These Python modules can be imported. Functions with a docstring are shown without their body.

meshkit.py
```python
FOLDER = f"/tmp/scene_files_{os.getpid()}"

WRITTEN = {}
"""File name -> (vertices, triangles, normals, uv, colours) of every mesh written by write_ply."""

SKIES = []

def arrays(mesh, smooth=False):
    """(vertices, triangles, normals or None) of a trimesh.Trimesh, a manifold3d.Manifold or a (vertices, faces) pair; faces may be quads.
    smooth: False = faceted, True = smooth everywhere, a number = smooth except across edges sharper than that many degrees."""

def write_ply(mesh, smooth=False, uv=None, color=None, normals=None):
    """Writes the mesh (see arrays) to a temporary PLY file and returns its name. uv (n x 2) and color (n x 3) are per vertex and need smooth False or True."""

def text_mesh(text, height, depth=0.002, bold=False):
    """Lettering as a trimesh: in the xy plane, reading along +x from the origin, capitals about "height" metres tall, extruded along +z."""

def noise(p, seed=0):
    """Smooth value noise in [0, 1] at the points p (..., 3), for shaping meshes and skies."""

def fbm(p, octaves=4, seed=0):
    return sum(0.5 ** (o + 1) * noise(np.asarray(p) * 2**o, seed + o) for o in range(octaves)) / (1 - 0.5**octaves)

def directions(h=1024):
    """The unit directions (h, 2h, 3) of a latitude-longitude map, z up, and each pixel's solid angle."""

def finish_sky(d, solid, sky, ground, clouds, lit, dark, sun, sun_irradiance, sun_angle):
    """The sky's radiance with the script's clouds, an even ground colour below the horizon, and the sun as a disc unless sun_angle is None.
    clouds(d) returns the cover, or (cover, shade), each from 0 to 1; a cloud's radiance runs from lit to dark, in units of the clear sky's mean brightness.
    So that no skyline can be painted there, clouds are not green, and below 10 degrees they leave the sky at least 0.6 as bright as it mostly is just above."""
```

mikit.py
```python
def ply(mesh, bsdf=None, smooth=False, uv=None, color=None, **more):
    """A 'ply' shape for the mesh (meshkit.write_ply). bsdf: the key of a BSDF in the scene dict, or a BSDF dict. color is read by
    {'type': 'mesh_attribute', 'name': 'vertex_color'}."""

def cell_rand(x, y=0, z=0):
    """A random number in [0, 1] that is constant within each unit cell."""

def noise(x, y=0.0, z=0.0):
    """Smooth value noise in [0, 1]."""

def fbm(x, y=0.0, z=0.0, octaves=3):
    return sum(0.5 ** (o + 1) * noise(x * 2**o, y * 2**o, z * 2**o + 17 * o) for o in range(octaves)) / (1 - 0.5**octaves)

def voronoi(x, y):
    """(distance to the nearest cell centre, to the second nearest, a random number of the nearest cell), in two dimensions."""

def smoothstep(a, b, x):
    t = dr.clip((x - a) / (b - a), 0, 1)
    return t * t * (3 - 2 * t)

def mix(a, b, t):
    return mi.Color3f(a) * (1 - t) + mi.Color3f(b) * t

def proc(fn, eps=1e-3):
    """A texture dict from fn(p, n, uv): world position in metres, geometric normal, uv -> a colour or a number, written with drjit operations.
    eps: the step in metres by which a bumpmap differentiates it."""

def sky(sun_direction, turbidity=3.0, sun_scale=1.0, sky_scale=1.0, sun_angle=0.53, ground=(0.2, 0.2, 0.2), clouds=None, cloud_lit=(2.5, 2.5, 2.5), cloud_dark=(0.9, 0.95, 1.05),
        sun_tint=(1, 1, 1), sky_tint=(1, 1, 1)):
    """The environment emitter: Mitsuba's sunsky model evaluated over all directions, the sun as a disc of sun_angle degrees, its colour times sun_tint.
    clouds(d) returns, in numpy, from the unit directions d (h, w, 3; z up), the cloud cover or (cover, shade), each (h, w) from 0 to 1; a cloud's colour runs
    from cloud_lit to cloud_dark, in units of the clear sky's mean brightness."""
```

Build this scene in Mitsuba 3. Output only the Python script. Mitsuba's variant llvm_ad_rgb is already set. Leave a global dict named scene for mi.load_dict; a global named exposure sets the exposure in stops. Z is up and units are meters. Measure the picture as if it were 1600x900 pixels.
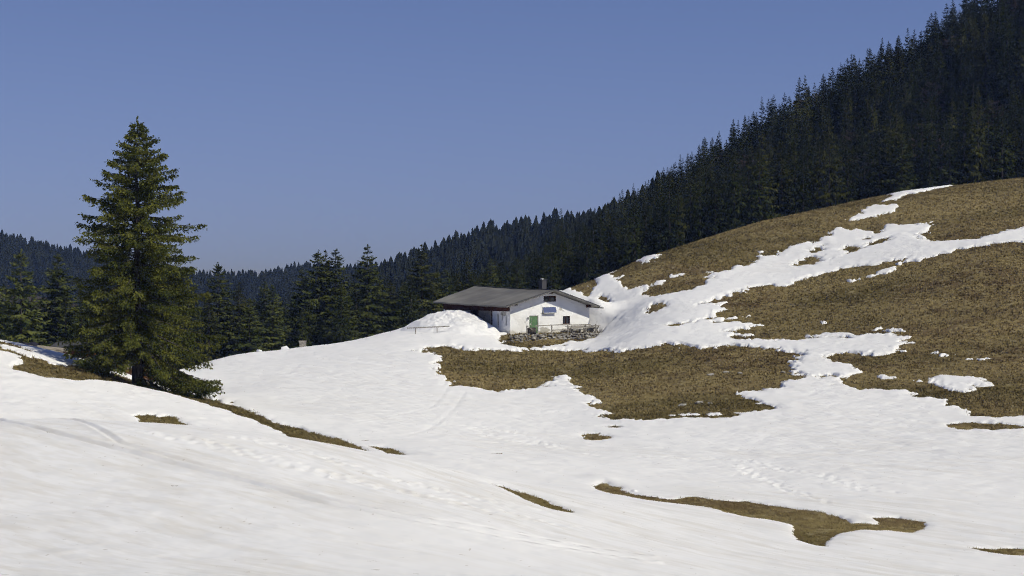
import math
import numpy as np, trimesh, shapely, mitsuba as mi, mikit, meshkit
import drjit as dr
from scipy.interpolate import RBFInterpolator, RegularGridInterpolator
from scipy.ndimage import distance_transform_edt
from shapely.geometry import Polygon
T = mi.ScalarTransform4f
scene, labels = {}, {}

# ---------------------------------------------------------------- camera, daylight, exposure
# the camera stands at the origin, eye height above the slope; x right, y into the view, z up
HAZE = 0.95e-4
scene['camera'] = {'type': 'perspective', 'fov': math.degrees(2 * math.atan(800 / 2462)), 'fov_axis': 'x', 'near_clip': 0.5, 'far_clip': 6000.0,
                   'principal_point_offset_y': 25 / 900, 'to_world': T().look_at(origin=[0, 0, 0], target=[0, 1, 0], up=[0, 0, 1]),
                   'medium': {'type': 'ref', 'id': 'haze_air'}}
SUN = np.array([0.600, -0.375, 0.707])
scene['sky'] = mikit.sky(SUN, turbidity=2.1, ground=(0.26, 0.28, 0.34), sky_tint=(0.635, 0.572, 0.735), sun_tint=(1.01, 1.165, 1.31))
exposure = 1.30
scene['haze_air'] = {'type': 'homogeneous', 'albedo': {'type': 'rgb', 'value': [0.38, 0.54, 0.96]}, 'sigma_t': {'type': 'rgb', 'value': [0.80 * HAZE, 0.85 * HAZE, 1.0 * HAZE]}}

# ---------------------------------------------------------------- helpers
def tag(key, label=None, cat=None, group=None, kind=None):
    d = {k: v for k, v in (('label', label), ('category', cat), ('group', group), ('kind', kind)) if v}
    labels[key] = d
used = {}
def numbered(name):
    n = used.get(name, 0)
    used[name] = n + 1
    return name if n == 0 else f'{name}_{n:03d}'
def add(key, mesh, mat, smooth=False, **more):
    scene[key] = mikit.ply(mesh, mat, smooth=smooth, **more)
    return key
def child(parent, name, mesh, mat, smooth=False, label=None, kind=None):
    base = parent + '__' + name
    key = parent + '__' + numbered(base)[len(parent) + 2:]
    add(key, mesh, mat, smooth)
    if label or kind: tag(key, label, kind=kind)
    return key
def cat(ms): return trimesh.util.concatenate(ms)
def fb(p, octaves=4, seed=0): return meshkit.fbm(p, octaves, seed)
def P3(x, y, s, z=0.0): return np.stack([np.asarray(x) * s, np.asarray(y) * s, np.full(np.shape(x), z)], -1)
def bar(p, q, w, h=None, up=(0, 0, 1)):
    """a squared timber from p to q"""
    p, q = np.asarray(p, float), np.asarray(q, float)
    d = q - p; L = np.linalg.norm(d); d /= L
    s = np.cross(d, up); s = s / np.linalg.norm(s) if np.linalg.norm(s) > 1e-6 else np.array([1.0, 0, 0])
    u = np.cross(s, d)
    m = trimesh.creation.box([L, w, h or w]); M = np.eye(4); M[:3, 0], M[:3, 1], M[:3, 2], M[:3, 3] = d, s, u, (p + q) / 2
    m.apply_transform(M); return m
def pole(p, q, r0, r1=None, n=7, wob=0.0, seed=0, seg=1):
    p, q = np.asarray(p, float), np.asarray(q, float); r1 = r0 if r1 is None else r1
    rg = np.random.default_rng(seed); t = np.linspace(0, 1, seg + 1)
    c = p + (q - p) * t[:, None]
    if seg > 1: c[1:-1] += rg.normal(0, wob, (seg - 1, 3))
    d = (q - p) / np.linalg.norm(q - p); a = np.cross(d, [0, 0, 1.0] if abs(d[2]) < .9 else [1.0, 0, 0]); a /= np.linalg.norm(a); b = np.cross(d, a)
    th = np.arange(n) * 2 * np.pi / n; ring = np.cos(th)[:, None] * a + np.sin(th)[:, None] * b
    rr = r0 + (r1 - r0) * t
    v = (c[:, None] + ring[None] * rr[:, None, None]).reshape(-1, 3)
    f = []
    for i in range(seg):
        for j in range(n):
            k = (j + 1) % n; f += [[i * n + j, i * n + k, (i + 1) * n + k], [i * n + j, (i + 1) * n + k, (i + 1) * n + j]]
    o = len(v); v = np.vstack([v, c[0], c[-1]])
    for j in range(n):
        k = (j + 1) % n; f += [[o, k, j], [o + 1, seg * n + j, seg * n + k]]
    return trimesh.Trimesh(v, f, process=False)

# ---------------------------------------------------------------- measured terrain: control points and outlines of the bare patches (world metres)
CONTROL = [[-12.71,34.0,-6.56], [-17.94,48.0,-6.92], [-26.9,72.0,-6.73], [-28.0,82.0,-8.0], [-32.9,90.0,-7.49], [-36.56,100.0,-5.69], [-40.94,112.0,-4.32], [-40.0,128.0,-7.0], [-50.0,150.0,-10.0], [-60.0,190.0,-16.0],
[-11.05,34.0,-6.56], [-15.6,48.0,-6.92], [-23.4,72.0,-6.78], [-26.3,80.0,-8.0], [-28.59,88.0,-7.68], [-32.17,99.0,-6.43], [-34.44,106.0,-5.3], [-36.07,111.0,-4.78], [-42.0,128.0,-8.0], [-50.0,160.0,-14.0], [-8.98,34.0,-6.56],
[-12.67,48.0,-6.92], [-18.74,71.0,-6.78], [-20.7,80.0,-8.6], [-23.76,90.0,-8.23], [-27.46,104.0,-7.05], [-30.1,114.0,-6.95], [-32.21,122.0,-6.99], [-37.0,135.0,-8.4], [-44.0,165.0,-14.0], [-6.9,34.0,-6.56], [-9.75,48.0,-6.92],
[-14.22,70.0,-6.91], [-16.0,79.0,-8.9], [-18.89,93.0,-8.69], [-21.73,107.0,-8.43], [-24.0,116.0,-9.6], [-27.0,130.0,-10.2], [-21.45,120.0,-9.5], [-25.02,140.0,-9.38], [-29.67,166.0,-8.83], [-34.0,180.0,-12.5], [-40.0,200.0,-17.0],
[-50.0,230.0,-22.0], [-30.0,230.0,-20.0], [-5.26,35.0,-6.75], [-10.37,69.0,-7.15], [-14.58,97.0,-9.34], [-16.53,110.0,-9.61], [-19.84,132.0,-9.38], [-24.05,160.0,-8.77], [-10.6,79.0,-9.2], [-3.73,36.0,-6.95], [-5.18,50.0,-7.21],
[-6.94,67.0,-7.4], [-8.1,78.0,-9.6], [-9.11,88.0,-9.47], [-11.5,111.0,-9.69], [-13.57,131.0,-9.31], [-15.74,152.0,-8.33], [-17.92,173.0,-7.66], [-20.0,190.0,-9.8], [-22.0,215.0,-14.0], [-20.0,240.0,-17.0], [-1.65,37.0,-7.14],
[-2.19,49.0,-7.46], [-2.81,63.0,-7.75], [-3.66,82.0,-9.56], [-4.74,106.0,-10.12], [-5.85,131.0,-9.31], [-6.61,148.0,-8.12], [-7.46,167.0,-6.58], [-8.09,181.0,-5.51], [-9.0,200.0,-6.5], [-10.0,225.0,-11.0], [-8.0,250.0,-15.0],
[5.0,205.0,-5.3], [0.0,152.0,-8.33], [0.0,160.0,-7.8], [-0.2,170.0,-6.7], [8.4,176.2,-6.5], [-7.8,180.5,-5.4], [0.8,186.7,-4.6], [0.0,166.9,-7.3], [9.6,172.5,-7.0], [4.0,171.5,-6.7], [4.5,169.2,-7.2], [1.46,40.0,-7.72],
[2.05,56.0,-8.53], [2.6,71.0,-9.81], [3.47,95.0,-10.61], [4.2,115.0,-10.51], [4.94,135.0,-9.6], [5.52,151.0,-8.28], [6.4,197.0,-2.16], [6.0,215.0,-3.0], [7.0,235.0,-6.0], [9.16,161.0,-7.85], [10.01,176.0,-5.72],
[10.58,186.0,-4.0], [11.37,200.0,-0.57], [14.0,213.0,-1.0], [15.0,230.0,-3.5], [16.0,255.0,-8.0], [3.41,42.0,-8.1], [4.22,52.0,-8.77], [5.69,70.0,-9.81], [7.72,95.0,-10.61], [9.34,115.0,-10.04], [10.8,133.0,-8.91],
[12.02,148.0,-7.81], [13.0,160.0,-6.17], [14.05,173.0,-3.86], [15.35,189.0,-1.15], [16.65,205.0,1.75], [18.0,216.0,1.2], [20.0,232.0,-1.0], [22.0,260.0,-6.0], [7.31,45.0,-8.68], [8.94,55.0,-9.49], [10.56,65.0,-10.03],
[12.51,77.0,-10.48], [15.43,95.0,-10.61], [18.2,112.0,-9.78], [21.12,130.0,-8.18], [23.72,146.0,-6.82], [26.0,160.0,-4.87], [29.08,179.0,-1.09], [31.68,195.0,1.98], [35.09,216.0,7.19], [37.0,226.0,7.0], [40.0,245.0,4.5],
[45.0,275.0,2.0], [11.7,48.0,-9.26], [13.89,57.0,-9.84], [16.33,67.0,-10.21], [19.74,81.0,-10.36], [23.4,96.0,-10.33], [26.81,110.0,-9.61], [30.95,127.0,-8.0], [35.58,146.0,-5.63], [40.45,166.0,-1.69], [44.35,182.0,1.85],
[49.23,202.0,6.15], [54.1,222.0,11.18], [57.0,232.0,11.2], [60.0,250.0,10.0], [66.0,280.0,8.0], [16.25,50.0,-9.65], [19.17,59.0,-10.18], [23.72,73.0,-10.53], [29.57,91.0,-10.16], [34.12,105.0,-9.6], [39.97,123.0,-7.74],
[46.47,143.0,-4.36], [52.32,161.0,-0.33], [58.81,181.0,4.04], [65.96,203.0,8.66], [73.44,226.0,13.59], [76.0,236.0,13.9], [82.0,255.0,13.5], [92.0,285.0,12.0], [22.34,50.0,-9.65], [32.17,72.0,-10.38], [46.91,105.0,-9.6],
[63.89,143.0,-4.36], [80.42,180.0,4.02], [100.97,226.0,14.23], [106.0,240.0,16.0], [118.0,270.0,16.0], [0.0,0.0,-1.7], [-14.0,10.0,-2.6], [14.0,10.0,-2.9], [0.0,12.0,-3.0], [0.0,22.0,-5.0], [-12.0,22.0,-4.6], [14.0,22.0,-5.2],
[-30.0,22.0,-5.0], [30.0,22.0,-6.5], [0.0,-12.0,-0.5]]
BARE = [[[6.11,221.1], [8.1,221.55], [11.76,222.8], [10.47,198.3], [10.11,196.95], [10.04,193.2], [10.29,191.95], [10.14,190.55], [9.56,191.4], [9.29,190.5], [8.62,191.15], [8.52,192.45], [7.31,193.6], [7.14,195.25],
[6.49,194.95], [5.75,196.75]], [[10.29,189.1], [10.74,188.85], [11.26,187.3], [11.94,184.85], [10.98,185.1], [10.43,187.35]], [[13.39,200.95], [12.42,199.9], [12.3,196.7], [12.62,194.25], [13.2,193.5], [13.16,191.65],
[13.64,189.75], [15.12,188.0], [16.28,187.3], [16.04,186.25], [15.37,184.6], [16.29,182.3], [16.24,179.3], [18.1,176.8], [19.88,177.35], [21.18,179.85], [22.34,181.55], [23.3,184.45], [22.95,185.85], [23.42,187.8], [24.93,188.3],
[26.11,189.05], [27.62,191.0], [23.03,186.55], [23.86,188.3], [24.93,188.3], [26.16,189.45], [27.77,191.0], [28.31,190.45], [29.63,193.0], [30.93,195.25], [32.05,195.3], [33.33,195.35], [34.6,198.1], [36.34,199.7], [37.28,199.55],
[38.11,198.8], [39.38,200.3], [40.65,200.95], [40.99,203.05], [42.19,204.45], [42.74,205.5], [42.72,203.85], [43.27,202.55], [44.45,202.65], [44.83,201.4], [45.98,200.0], [45.52,198.7], [46.37,198.9], [47.42,200.6], [47.59,202.0],
[48.98,203.0], [49.09,202.85], [49.9,201.4], [51.4,200.85], [53.14,200.75], [52.89,198.8], [52.04,196.35], [51.03,194.8], [49.95,194.7], [50.38,191.8], [49.98,189.8], [50.24,187.4], [51.24,186.45], [52.46,186.3], [52.91,185.2],
[54.38,184.25], [55.89,185.1], [57.43,186.05], [59.2,187.65], [61.46,189.15], [64.91,189.5], [97.8,259.85], [82.23,253.05], [70.15,250.9], [59.23,248.2], [56.47,248.25], [50.16,247.0], [43.43,244.1], [34.3,241.3], [29.09,238.75],
[22.46,230.45], [15.02,225.45]], [[36.94,195.15], [37.92,196.95], [38.68,196.75], [38.18,194.6], [37.09,194.3]], [[33.93,187.7], [35.05,190.1], [36.36,192.1], [37.28,190.8], [37.0,188.2], [35.71,187.05]], [[40.2,193.3],
[41.49,194.2], [42.96,193.7], [42.24,191.15], [40.6,190.05]], [[43.74,197.25], [44.98,197.05], [44.39,195.85]], [[43.04,192.65], [45.52,195.25], [46.73,195.0], [44.89,192.55]], [[44.04,193.6], [45.65,195.45], [46.77,195.15],
[45.51,193.2], [43.74,192.3]], [[61.25,178.8], [58.05,178.65], [55.99,179.4], [53.62,179.6], [51.23,179.75], [49.8,179.0], [48.39,178.7], [46.6,177.4], [44.9,177.8], [43.37,177.45], [43.44,178.25], [45.24,179.65], [43.43,180.2],
[42.14,179.9], [41.06,180.5], [42.16,180.2], [39.78,181.35], [36.7,180.7], [33.24,179.45], [30.7,175.8], [29.45,176.0], [29.39,177.35], [27.39,177.45], [26.28,175.8], [24.32,172.75], [23.76,171.4], [22.11,170.1], [20.34,169.2],
[20.24,168.35], [22.44,168.45], [21.85,166.75], [22.46,165.9], [21.32,164.05], [21.4,163.25], [19.46,161.9], [18.38,161.6], [16.15,161.65], [16.07,160.8], [16.9,160.05], [17.57,160.8], [17.72,160.4], [18.24,160.4], [19.42,161.5],
[21.42,162.1], [23.18,162.15], [22.71,161.25], [20.49,160.35], [20.56,159.5], [23.21,159.9], [24.68,158.25], [24.01,157.2], [20.9,155.6], [23.29,153.6], [22.88,153.1], [21.34,153.3], [21.71,151.85], [24.41,150.25], [26.53,148.45],
[29.35,148.05], [31.41,146.45], [31.32,147.55], [28.35,149.55], [27.44,150.8], [28.56,150.65], [30.9,150.15], [32.84,147.9], [34.34,147.45], [35.26,146.65], [35.33,145.6], [36.53,143.5], [35.91,142.3], [35.31,142.35],
[35.29,140.75], [33.81,138.75], [34.47,136.3], [32.78,136.95], [32.15,136.15], [30.6,137.8], [29.75,138.7], [28.14,138.2], [27.28,136.5], [27.26,133.85], [28.39,132.4], [28.5,129.6], [29.13,128.7], [27.78,127.6], [26.69,126.35],
[26.12,126.25], [25.49,122.55], [26.19,120.3], [27.49,119.15], [29.53,118.55], [30.08,115.25], [30.87,115.55], [31.43,113.8], [30.74,112.4], [30.8,111.15], [31.44,111.3], [31.29,109.7], [31.57,109.3], [31.31,106.75],
[32.68,105.85], [34.41,105.9], [36.7,106.45]], [[28.43,103.95], [28.95,103.45], [29.76,104.0], [31.11,103.8], [32.58,102.55], [33.08,101.8], [34.27,100.7], [34.06,100.1], [32.69,100.6], [31.48,100.5], [30.52,100.05],
[30.21,100.8], [29.54,101.0], [28.93,100.8], [28.78,102.2], [28.52,103.25]], [[-9.19,156.05], [-8.64,158.7], [-7.52,159.6], [-6.11,160.1], [-4.89,158.25], [-2.59,159.25], [-0.65,159.0], [2.12,162.8], [4.65,163.7], [7.58,163.6],
[7.87,161.45], [7.55,161.6], [8.61,160.0], [10.41,152.95], [12.08,152.5], [12.87,152.75], [14.22,152.2], [14.69,153.05], [15.98,151.35], [17.61,149.5], [19.87,148.25], [20.65,148.45], [22.42,147.2], [23.74,145.2], [24.69,143.05],
[25.92,141.05], [25.25,138.9], [23.98,136.9], [23.68,133.25], [22.79,130.1], [23.97,127.6], [23.06,126.15], [22.26,126.0], [20.79,124.45], [20.95,122.8], [19.76,121.6], [18.11,121.35], [16.61,120.75], [17.9,118.3], [17.85,115.65],
[18.97,113.2], [18.3,112.65], [15.94,112.15], [15.64,110.8], [15.09,110.1], [13.46,110.5], [11.24,110.7], [8.79,110.95], [7.07,112.25], [6.43,115.15], [7.61,115.3], [5.87,120.35], [6.13,120.8], [7.11,120.7], [6.77,123.55],
[5.47,128.35], [5.15,129.3], [5.6,130.1], [5.83,133.0], [5.15,134.8], [4.9,137.2], [5.38,138.1], [4.77,139.95], [4.16,140.45], [3.94,138.75], [2.99,136.35], [1.93,132.3], [0.53,130.3], [-1.05,128.85], [-2.44,130.4], [-3.4,130.8],
[-4.47,131.1], [-5.15,130.8], [-5.17,132.6], [-5.57,135.75], [-6.47,139.7], [-6.62,141.65], [-6.25,143.75], [-7.04,145.6], [-6.73,147.9], [-6.96,151.6], [-7.54,152.15], [-7.81,155.1]], [[23.82,126.4], [25.02,127.6], [26.15,126.4],
[25.87,125.7], [24.73,126.15]], [[4.72,103.4], [4.98,104.3], [5.74,104.75], [6.32,102.95], [5.96,101.2], [5.32,100.75], [4.8,101.6]], [[6.38,108.4], [7.06,108.65], [7.61,107.8], [6.76,107.35]], [[14.75,171.3], [15.28,172.55],
[16.95,171.05], [17.02,170.3], [16.64,169.95], [16.7,169.15], [15.98,169.6], [15.05,169.95]], [[20.32,159.85], [20.92,160.95], [22.31,161.55], [23.52,160.85], [23.39,159.95], [20.74,159.55]], [[-32.04,102.95], [-31.92,104.7],
[-32.57,105.9], [-32.03,107.0], [-30.86,106.0], [-30.04,108.3], [-29.8,111.85], [-29.25,114.5], [-28.97,118.5], [-28.4,119.75], [-27.25,120.45], [-26.26,120.45], [-25.49,120.45], [-24.5,120.45], [-22.91,119.05], [-19.24,107.65],
[-17.03,101.8], [-15.46,99.2], [-13.89,97.7], [-11.03,92.45], [-8.92,86.3], [-7.99,82.85], [-9.8,82.15], [-11.18,87.05], [-12.31,90.95], [-14.09,96.05], [-15.64,98.9], [-17.98,101.9], [-20.61,104.6], [-20.04,104.15],
[-21.38,105.1], [-22.81,107.35], [-23.83,107.5], [-25.76,108.6], [-27.01,108.45], [-27.62,105.85], [-28.6,103.45], [-29.95,101.6], [-31.76,102.05]], [[-21.23,89.85], [-21.08,91.35], [-20.49,92.45], [-19.65,92.45], [-18.91,91.95],
[-18.81,90.45], [-19.21,89.25], [-20.54,89.7]], [[-7.84,87.45], [-7.34,87.45], [-6.32,85.85], [-5.56,83.25], [-6.55,83.75], [-7.32,86.1]], [[-0.88,61.6], [-0.31,61.4], [0.66,60.6], [1.84,58.55], [2.1,57.05], [1.66,56.7],
[0.76,57.85], [0.11,59.55]], [[-37.28,113.45], [-35.49,111.1], [-34.38,110.45], [-33.18,110.5], [-32.79,110.2], [-33.59,109.55], [-34.46,109.75], [-35.68,109.8], [-36.0,109.55]], [[-35.87,109.15], [-34.22,107.75], [-33.59,107.3],
[-32.48,106.4], [-33.79,107.0], [-34.7,106.8], [-35.08,106.75]], [[3.82,75.9], [4.49,76.95], [5.23,75.8], [5.14,73.55], [6.03,70.2], [6.53,69.5], [8.36,71.4], [9.64,70.55], [10.67,70.75], [12.16,68.9], [13.01,67.9], [13.83,66.6],
[14.05,64.6], [14.88,64.5], [15.25,65.35], [15.2,66.4], [16.3,66.55], [17.07,65.4], [16.99,64.45], [15.63,62.0], [14.98,62.5], [13.6,62.3], [12.42,60.35], [11.5,57.85], [11.2,56.6], [10.56,57.8], [10.69,59.95], [11.29,63.3],
[10.6,64.25], [9.57,65.0], [9.01,66.0], [8.57,67.1], [7.32,67.65], [5.82,68.45], [4.76,70.8], [4.09,73.4]], [[16.89,58.2], [17.91,58.3], [18.69,58.8], [19.53,58.5], [18.84,56.45], [17.76,56.5], [17.19,57.3]]]
SNOWY = [[[43.81,206.65], [45.95,209.5], [47.66,212.55], [49.34,213.85], [51.63,211.85], [51.69,211.8], [51.01,209.9], [49.45,208.1], [47.15,207.3], [48.94,207.75], [46.28,207.15]], [[51.0,215.55], [52.88,219.1], [53.38,223.7],
[59.23,248.2], [70.15,250.9], [62.78,224.55], [59.06,220.3], [56.0,218.25], [53.89,217.5], [52.65,216.05]], [[16.26,202.2], [16.98,204.9], [18.67,201.6], [18.18,199.85], [17.17,199.4], [17.4,197.4], [16.3,197.65]], [[16.34,187.1],
[17.25,187.9], [18.33,188.05], [18.75,189.15], [20.11,188.95], [19.69,187.9], [18.28,187.55], [17.27,186.5], [16.65,186.35]], [[30.8,198.0], [31.65,197.75], [30.9,197.1]], [[29.85,194.45], [30.77,196.25], [31.09,195.25],
[30.26,194.0]], [[36.4,174.0], [37.33,174.75], [38.22,174.25], [40.23,175.0], [41.15,176.5], [43.0,176.45], [42.23,174.45], [39.67,174.4], [37.77,173.5]], [[32.18,122.1], [33.08,123.8], [34.09,124.65], [35.2,123.4], [35.94,122.9],
[36.2,120.25], [35.71,119.15], [34.92,119.4], [33.98,116.9], [33.32,116.45], [33.54,117.95], [32.79,117.55], [32.84,118.5], [32.26,120.35]], [[37.6,131.0], [38.0,131.15], [38.16,130.5], [38.83,130.75], [39.35,129.95],
[38.98,129.3], [38.34,129.5], [37.84,130.2]], [[36.21,134.85], [36.47,134.9], [36.33,134.25], [36.13,134.25]], [[36.2,133.25], [36.7,133.3], [36.47,132.55], [36.19,132.75]], [[35.72,148.5], [36.15,148.35], [36.7,147.3],
[36.42,146.45], [35.51,147.35]], [[35.03,148.7], [35.31,148.65], [35.13,148.0]], [[34.35,149.7], [34.64,149.6], [34.51,149.1], [34.27,149.2]], [[29.22,125.7], [29.53,125.85], [29.72,125.2], [29.34,124.55]], [[29.79,124.8],
[30.14,125.05], [30.02,124.35]], [[31.7,123.0], [32.08,123.2], [31.8,121.9]], [[24.87,158.35], [25.19,158.75], [25.13,157.85]], [[24.14,162.7], [24.58,162.65], [24.24,162.15]], [[30.48,157.4], [31.4,156.7], [31.0,156.4]],
[[11.0,112.8], [11.52,112.3], [11.89,112.6], [13.22,112.2], [13.1,111.7], [11.26,112.0]], [[13.89,112.15], [14.88,112.3], [15.33,111.8], [14.71,111.4], [13.93,111.5]], [[7.58,163.6], [7.92,162.45], [8.43,162.1], [8.09,160.7],
[7.56,161.8]], [[24.02,133.65], [24.21,133.55], [23.95,132.65]]]
SKI = [[[-29.02,85.7], [-21.06,64.8], [-17.01,59.95], [-14.26,57.15], [-11.49,54.55], [-8.56,51.9], [-5.85,49.05], [-2.93,47.05], [-0.24,46.3], [1.87,46.1], [3.94,45.6]], [[-29.29,86.5], [-27.86,85.75], [-14.65,58.7],
[-10.8,54.8], [-7.32,51.5], [-5.34,49.5], [-2.43,47.85], [1.92,47.25], [4.05,46.9]], [[-6.7,95.95], [-6.35,97.75], [-5.49,100.95], [-4.91,106.05], [-4.49,115.25], [-4.01,123.4], [-3.82,127.1]], [[-10.33,102.25], [-8.01,108.75],
[-5.97,117.65], [-4.95,133.45]]]
FOOT = [[[-14.83,62.3], [-11.88,60.3], [-10.59,59.25], [-7.35,56.25], [-5.3,54.9], [-3.34,53.7], [-1.48,53.15], [2.1,51.7]], [[-11.0,61.55], [-8.55,60.15], [-6.52,57.95], [-4.1,55.75], [-1.51,54.2], [0.98,55.1]], [[-0.84,103.5],
[0.0,102.05], [1.96,96.4], [4.52,88.95], [8.17,89.35], [12.64,88.9], [13.66,84.1], [14.98,81.95], [17.33,74.2]], [[12.28,86.4], [12.96,77.85], [14.21,69.95]], [[-3.4,104.7], [-2.4,105.35], [-1.22,99.85], [0.0,98.25], [1.57,96.8]]]
C = np.array(CONTROL)
rbf = RBFInterpolator(C[:, :2], C[:, 2], kernel='thin_plate_spline', smoothing=1.0)
# house frame: a along the gable, b along the length, from the near corner of the walls
HO, HA, HB = np.array([-0.2, 170.0, -6.72]), np.array([0.809, 0.588, 0]), np.array([-0.588, 0.809, 0])
def H(a, b, z): return HO + np.multiply.outer(a, HA) + np.multiply.outer(b, HB) + np.multiply.outer(z, [0, 0, 1.0])
def to_ab(x, y):
    dx, dy = x - HO[0], y - HO[1]
    return dx * HA[0] + dy * HA[1], dx * HB[0] + dy * HB[1]
def sm(a, b, x):
    t = np.clip((x - a) / (b - a), 0, 1); return t * t * (3 - 2 * t)
def base(x, y):
    """the snow-free meadow, smooth"""
    x, y = np.asarray(x, float), np.asarray(y, float)
    z = rbf(np.stack([x.ravel(), y.ravel()], 1)).reshape(x.shape) - 0.18
    a, b = to_ab(x, y)
    # the levelled ground under the house and its terrace, held by the dry-stone wall
    inside = sm(-2.2, -0.9, a) * (1 - sm(11.5, 13.0, a)) * sm(-2.75, -2.45, b) * (1 - sm(1.0, 4.0, b))
    return z * (1 - inside) + (HO[2] - 0.03 - 0.02 * b) * inside
CELL = 0.15
gx, gy = np.arange(-62, 112, CELL), np.arange(20, 276, CELL)
bare = np.zeros((len(gy), len(gx)), bool)
def fill(poly, on):
    poly = np.array(poly); i0, i1 = np.searchsorted(gx, [poly[:, 0].min(), poly[:, 0].max()]); j0, j1 = np.searchsorted(gy, [poly[:, 1].min(), poly[:, 1].max()])
    if i1 <= i0 or j1 <= j0: return
    X, Y = np.meshgrid(gx[i0:i1], gy[j0:j1]); g = shapely.make_valid(Polygon(poly)); shapely.prepare(g)
    bare[j0:j1, i0:i1][shapely.contains_xy(g, X, Y)] = on
for p in BARE: fill(p, True)
for p in SNOWY: fill(p, False)
for p in BARE:
    if len(p) == 39: fill(np.array(Polygon(p).buffer(0).buffer(0.55).exterior.coords) if Polygon(p).buffer(0).geom_type == 'Polygon' else p, True)
th = np.arange(14) * 2 * np.pi / 14; wob = np.array([1, .7, 1.1, .8, 1.15, .75, .95, 1.1, .65, .9, 1.05, .7, 1, .85])
fill(np.stack([-20.7 + 1.5 * wob * np.cos(th), 92.3 + 1.9 * np.roll(wob, 3) * np.sin(th)], 1), True)
fill([H(a, b, 0)[:2] for a, b in ((-1.7, -0.3), (-0.3, 0.3), (3, 0.5), (7, .5), (10.4, .3), (11.3, -1.2), (10.9, -2.2), (9.6, -3.0), (8, -3.7), (5.5, -4.6), (2, -5.6), (-1, -6.2), (-3.2, -5.6), (-4.4, -4.6), (-3.0, -3.0))], True)
sd = (distance_transform_edt(~bare) - distance_transform_edt(bare)) * CELL
sd_at = RegularGridInterpolator((gy, gx), sd, bounds_error=False, fill_value=8.0)
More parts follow.
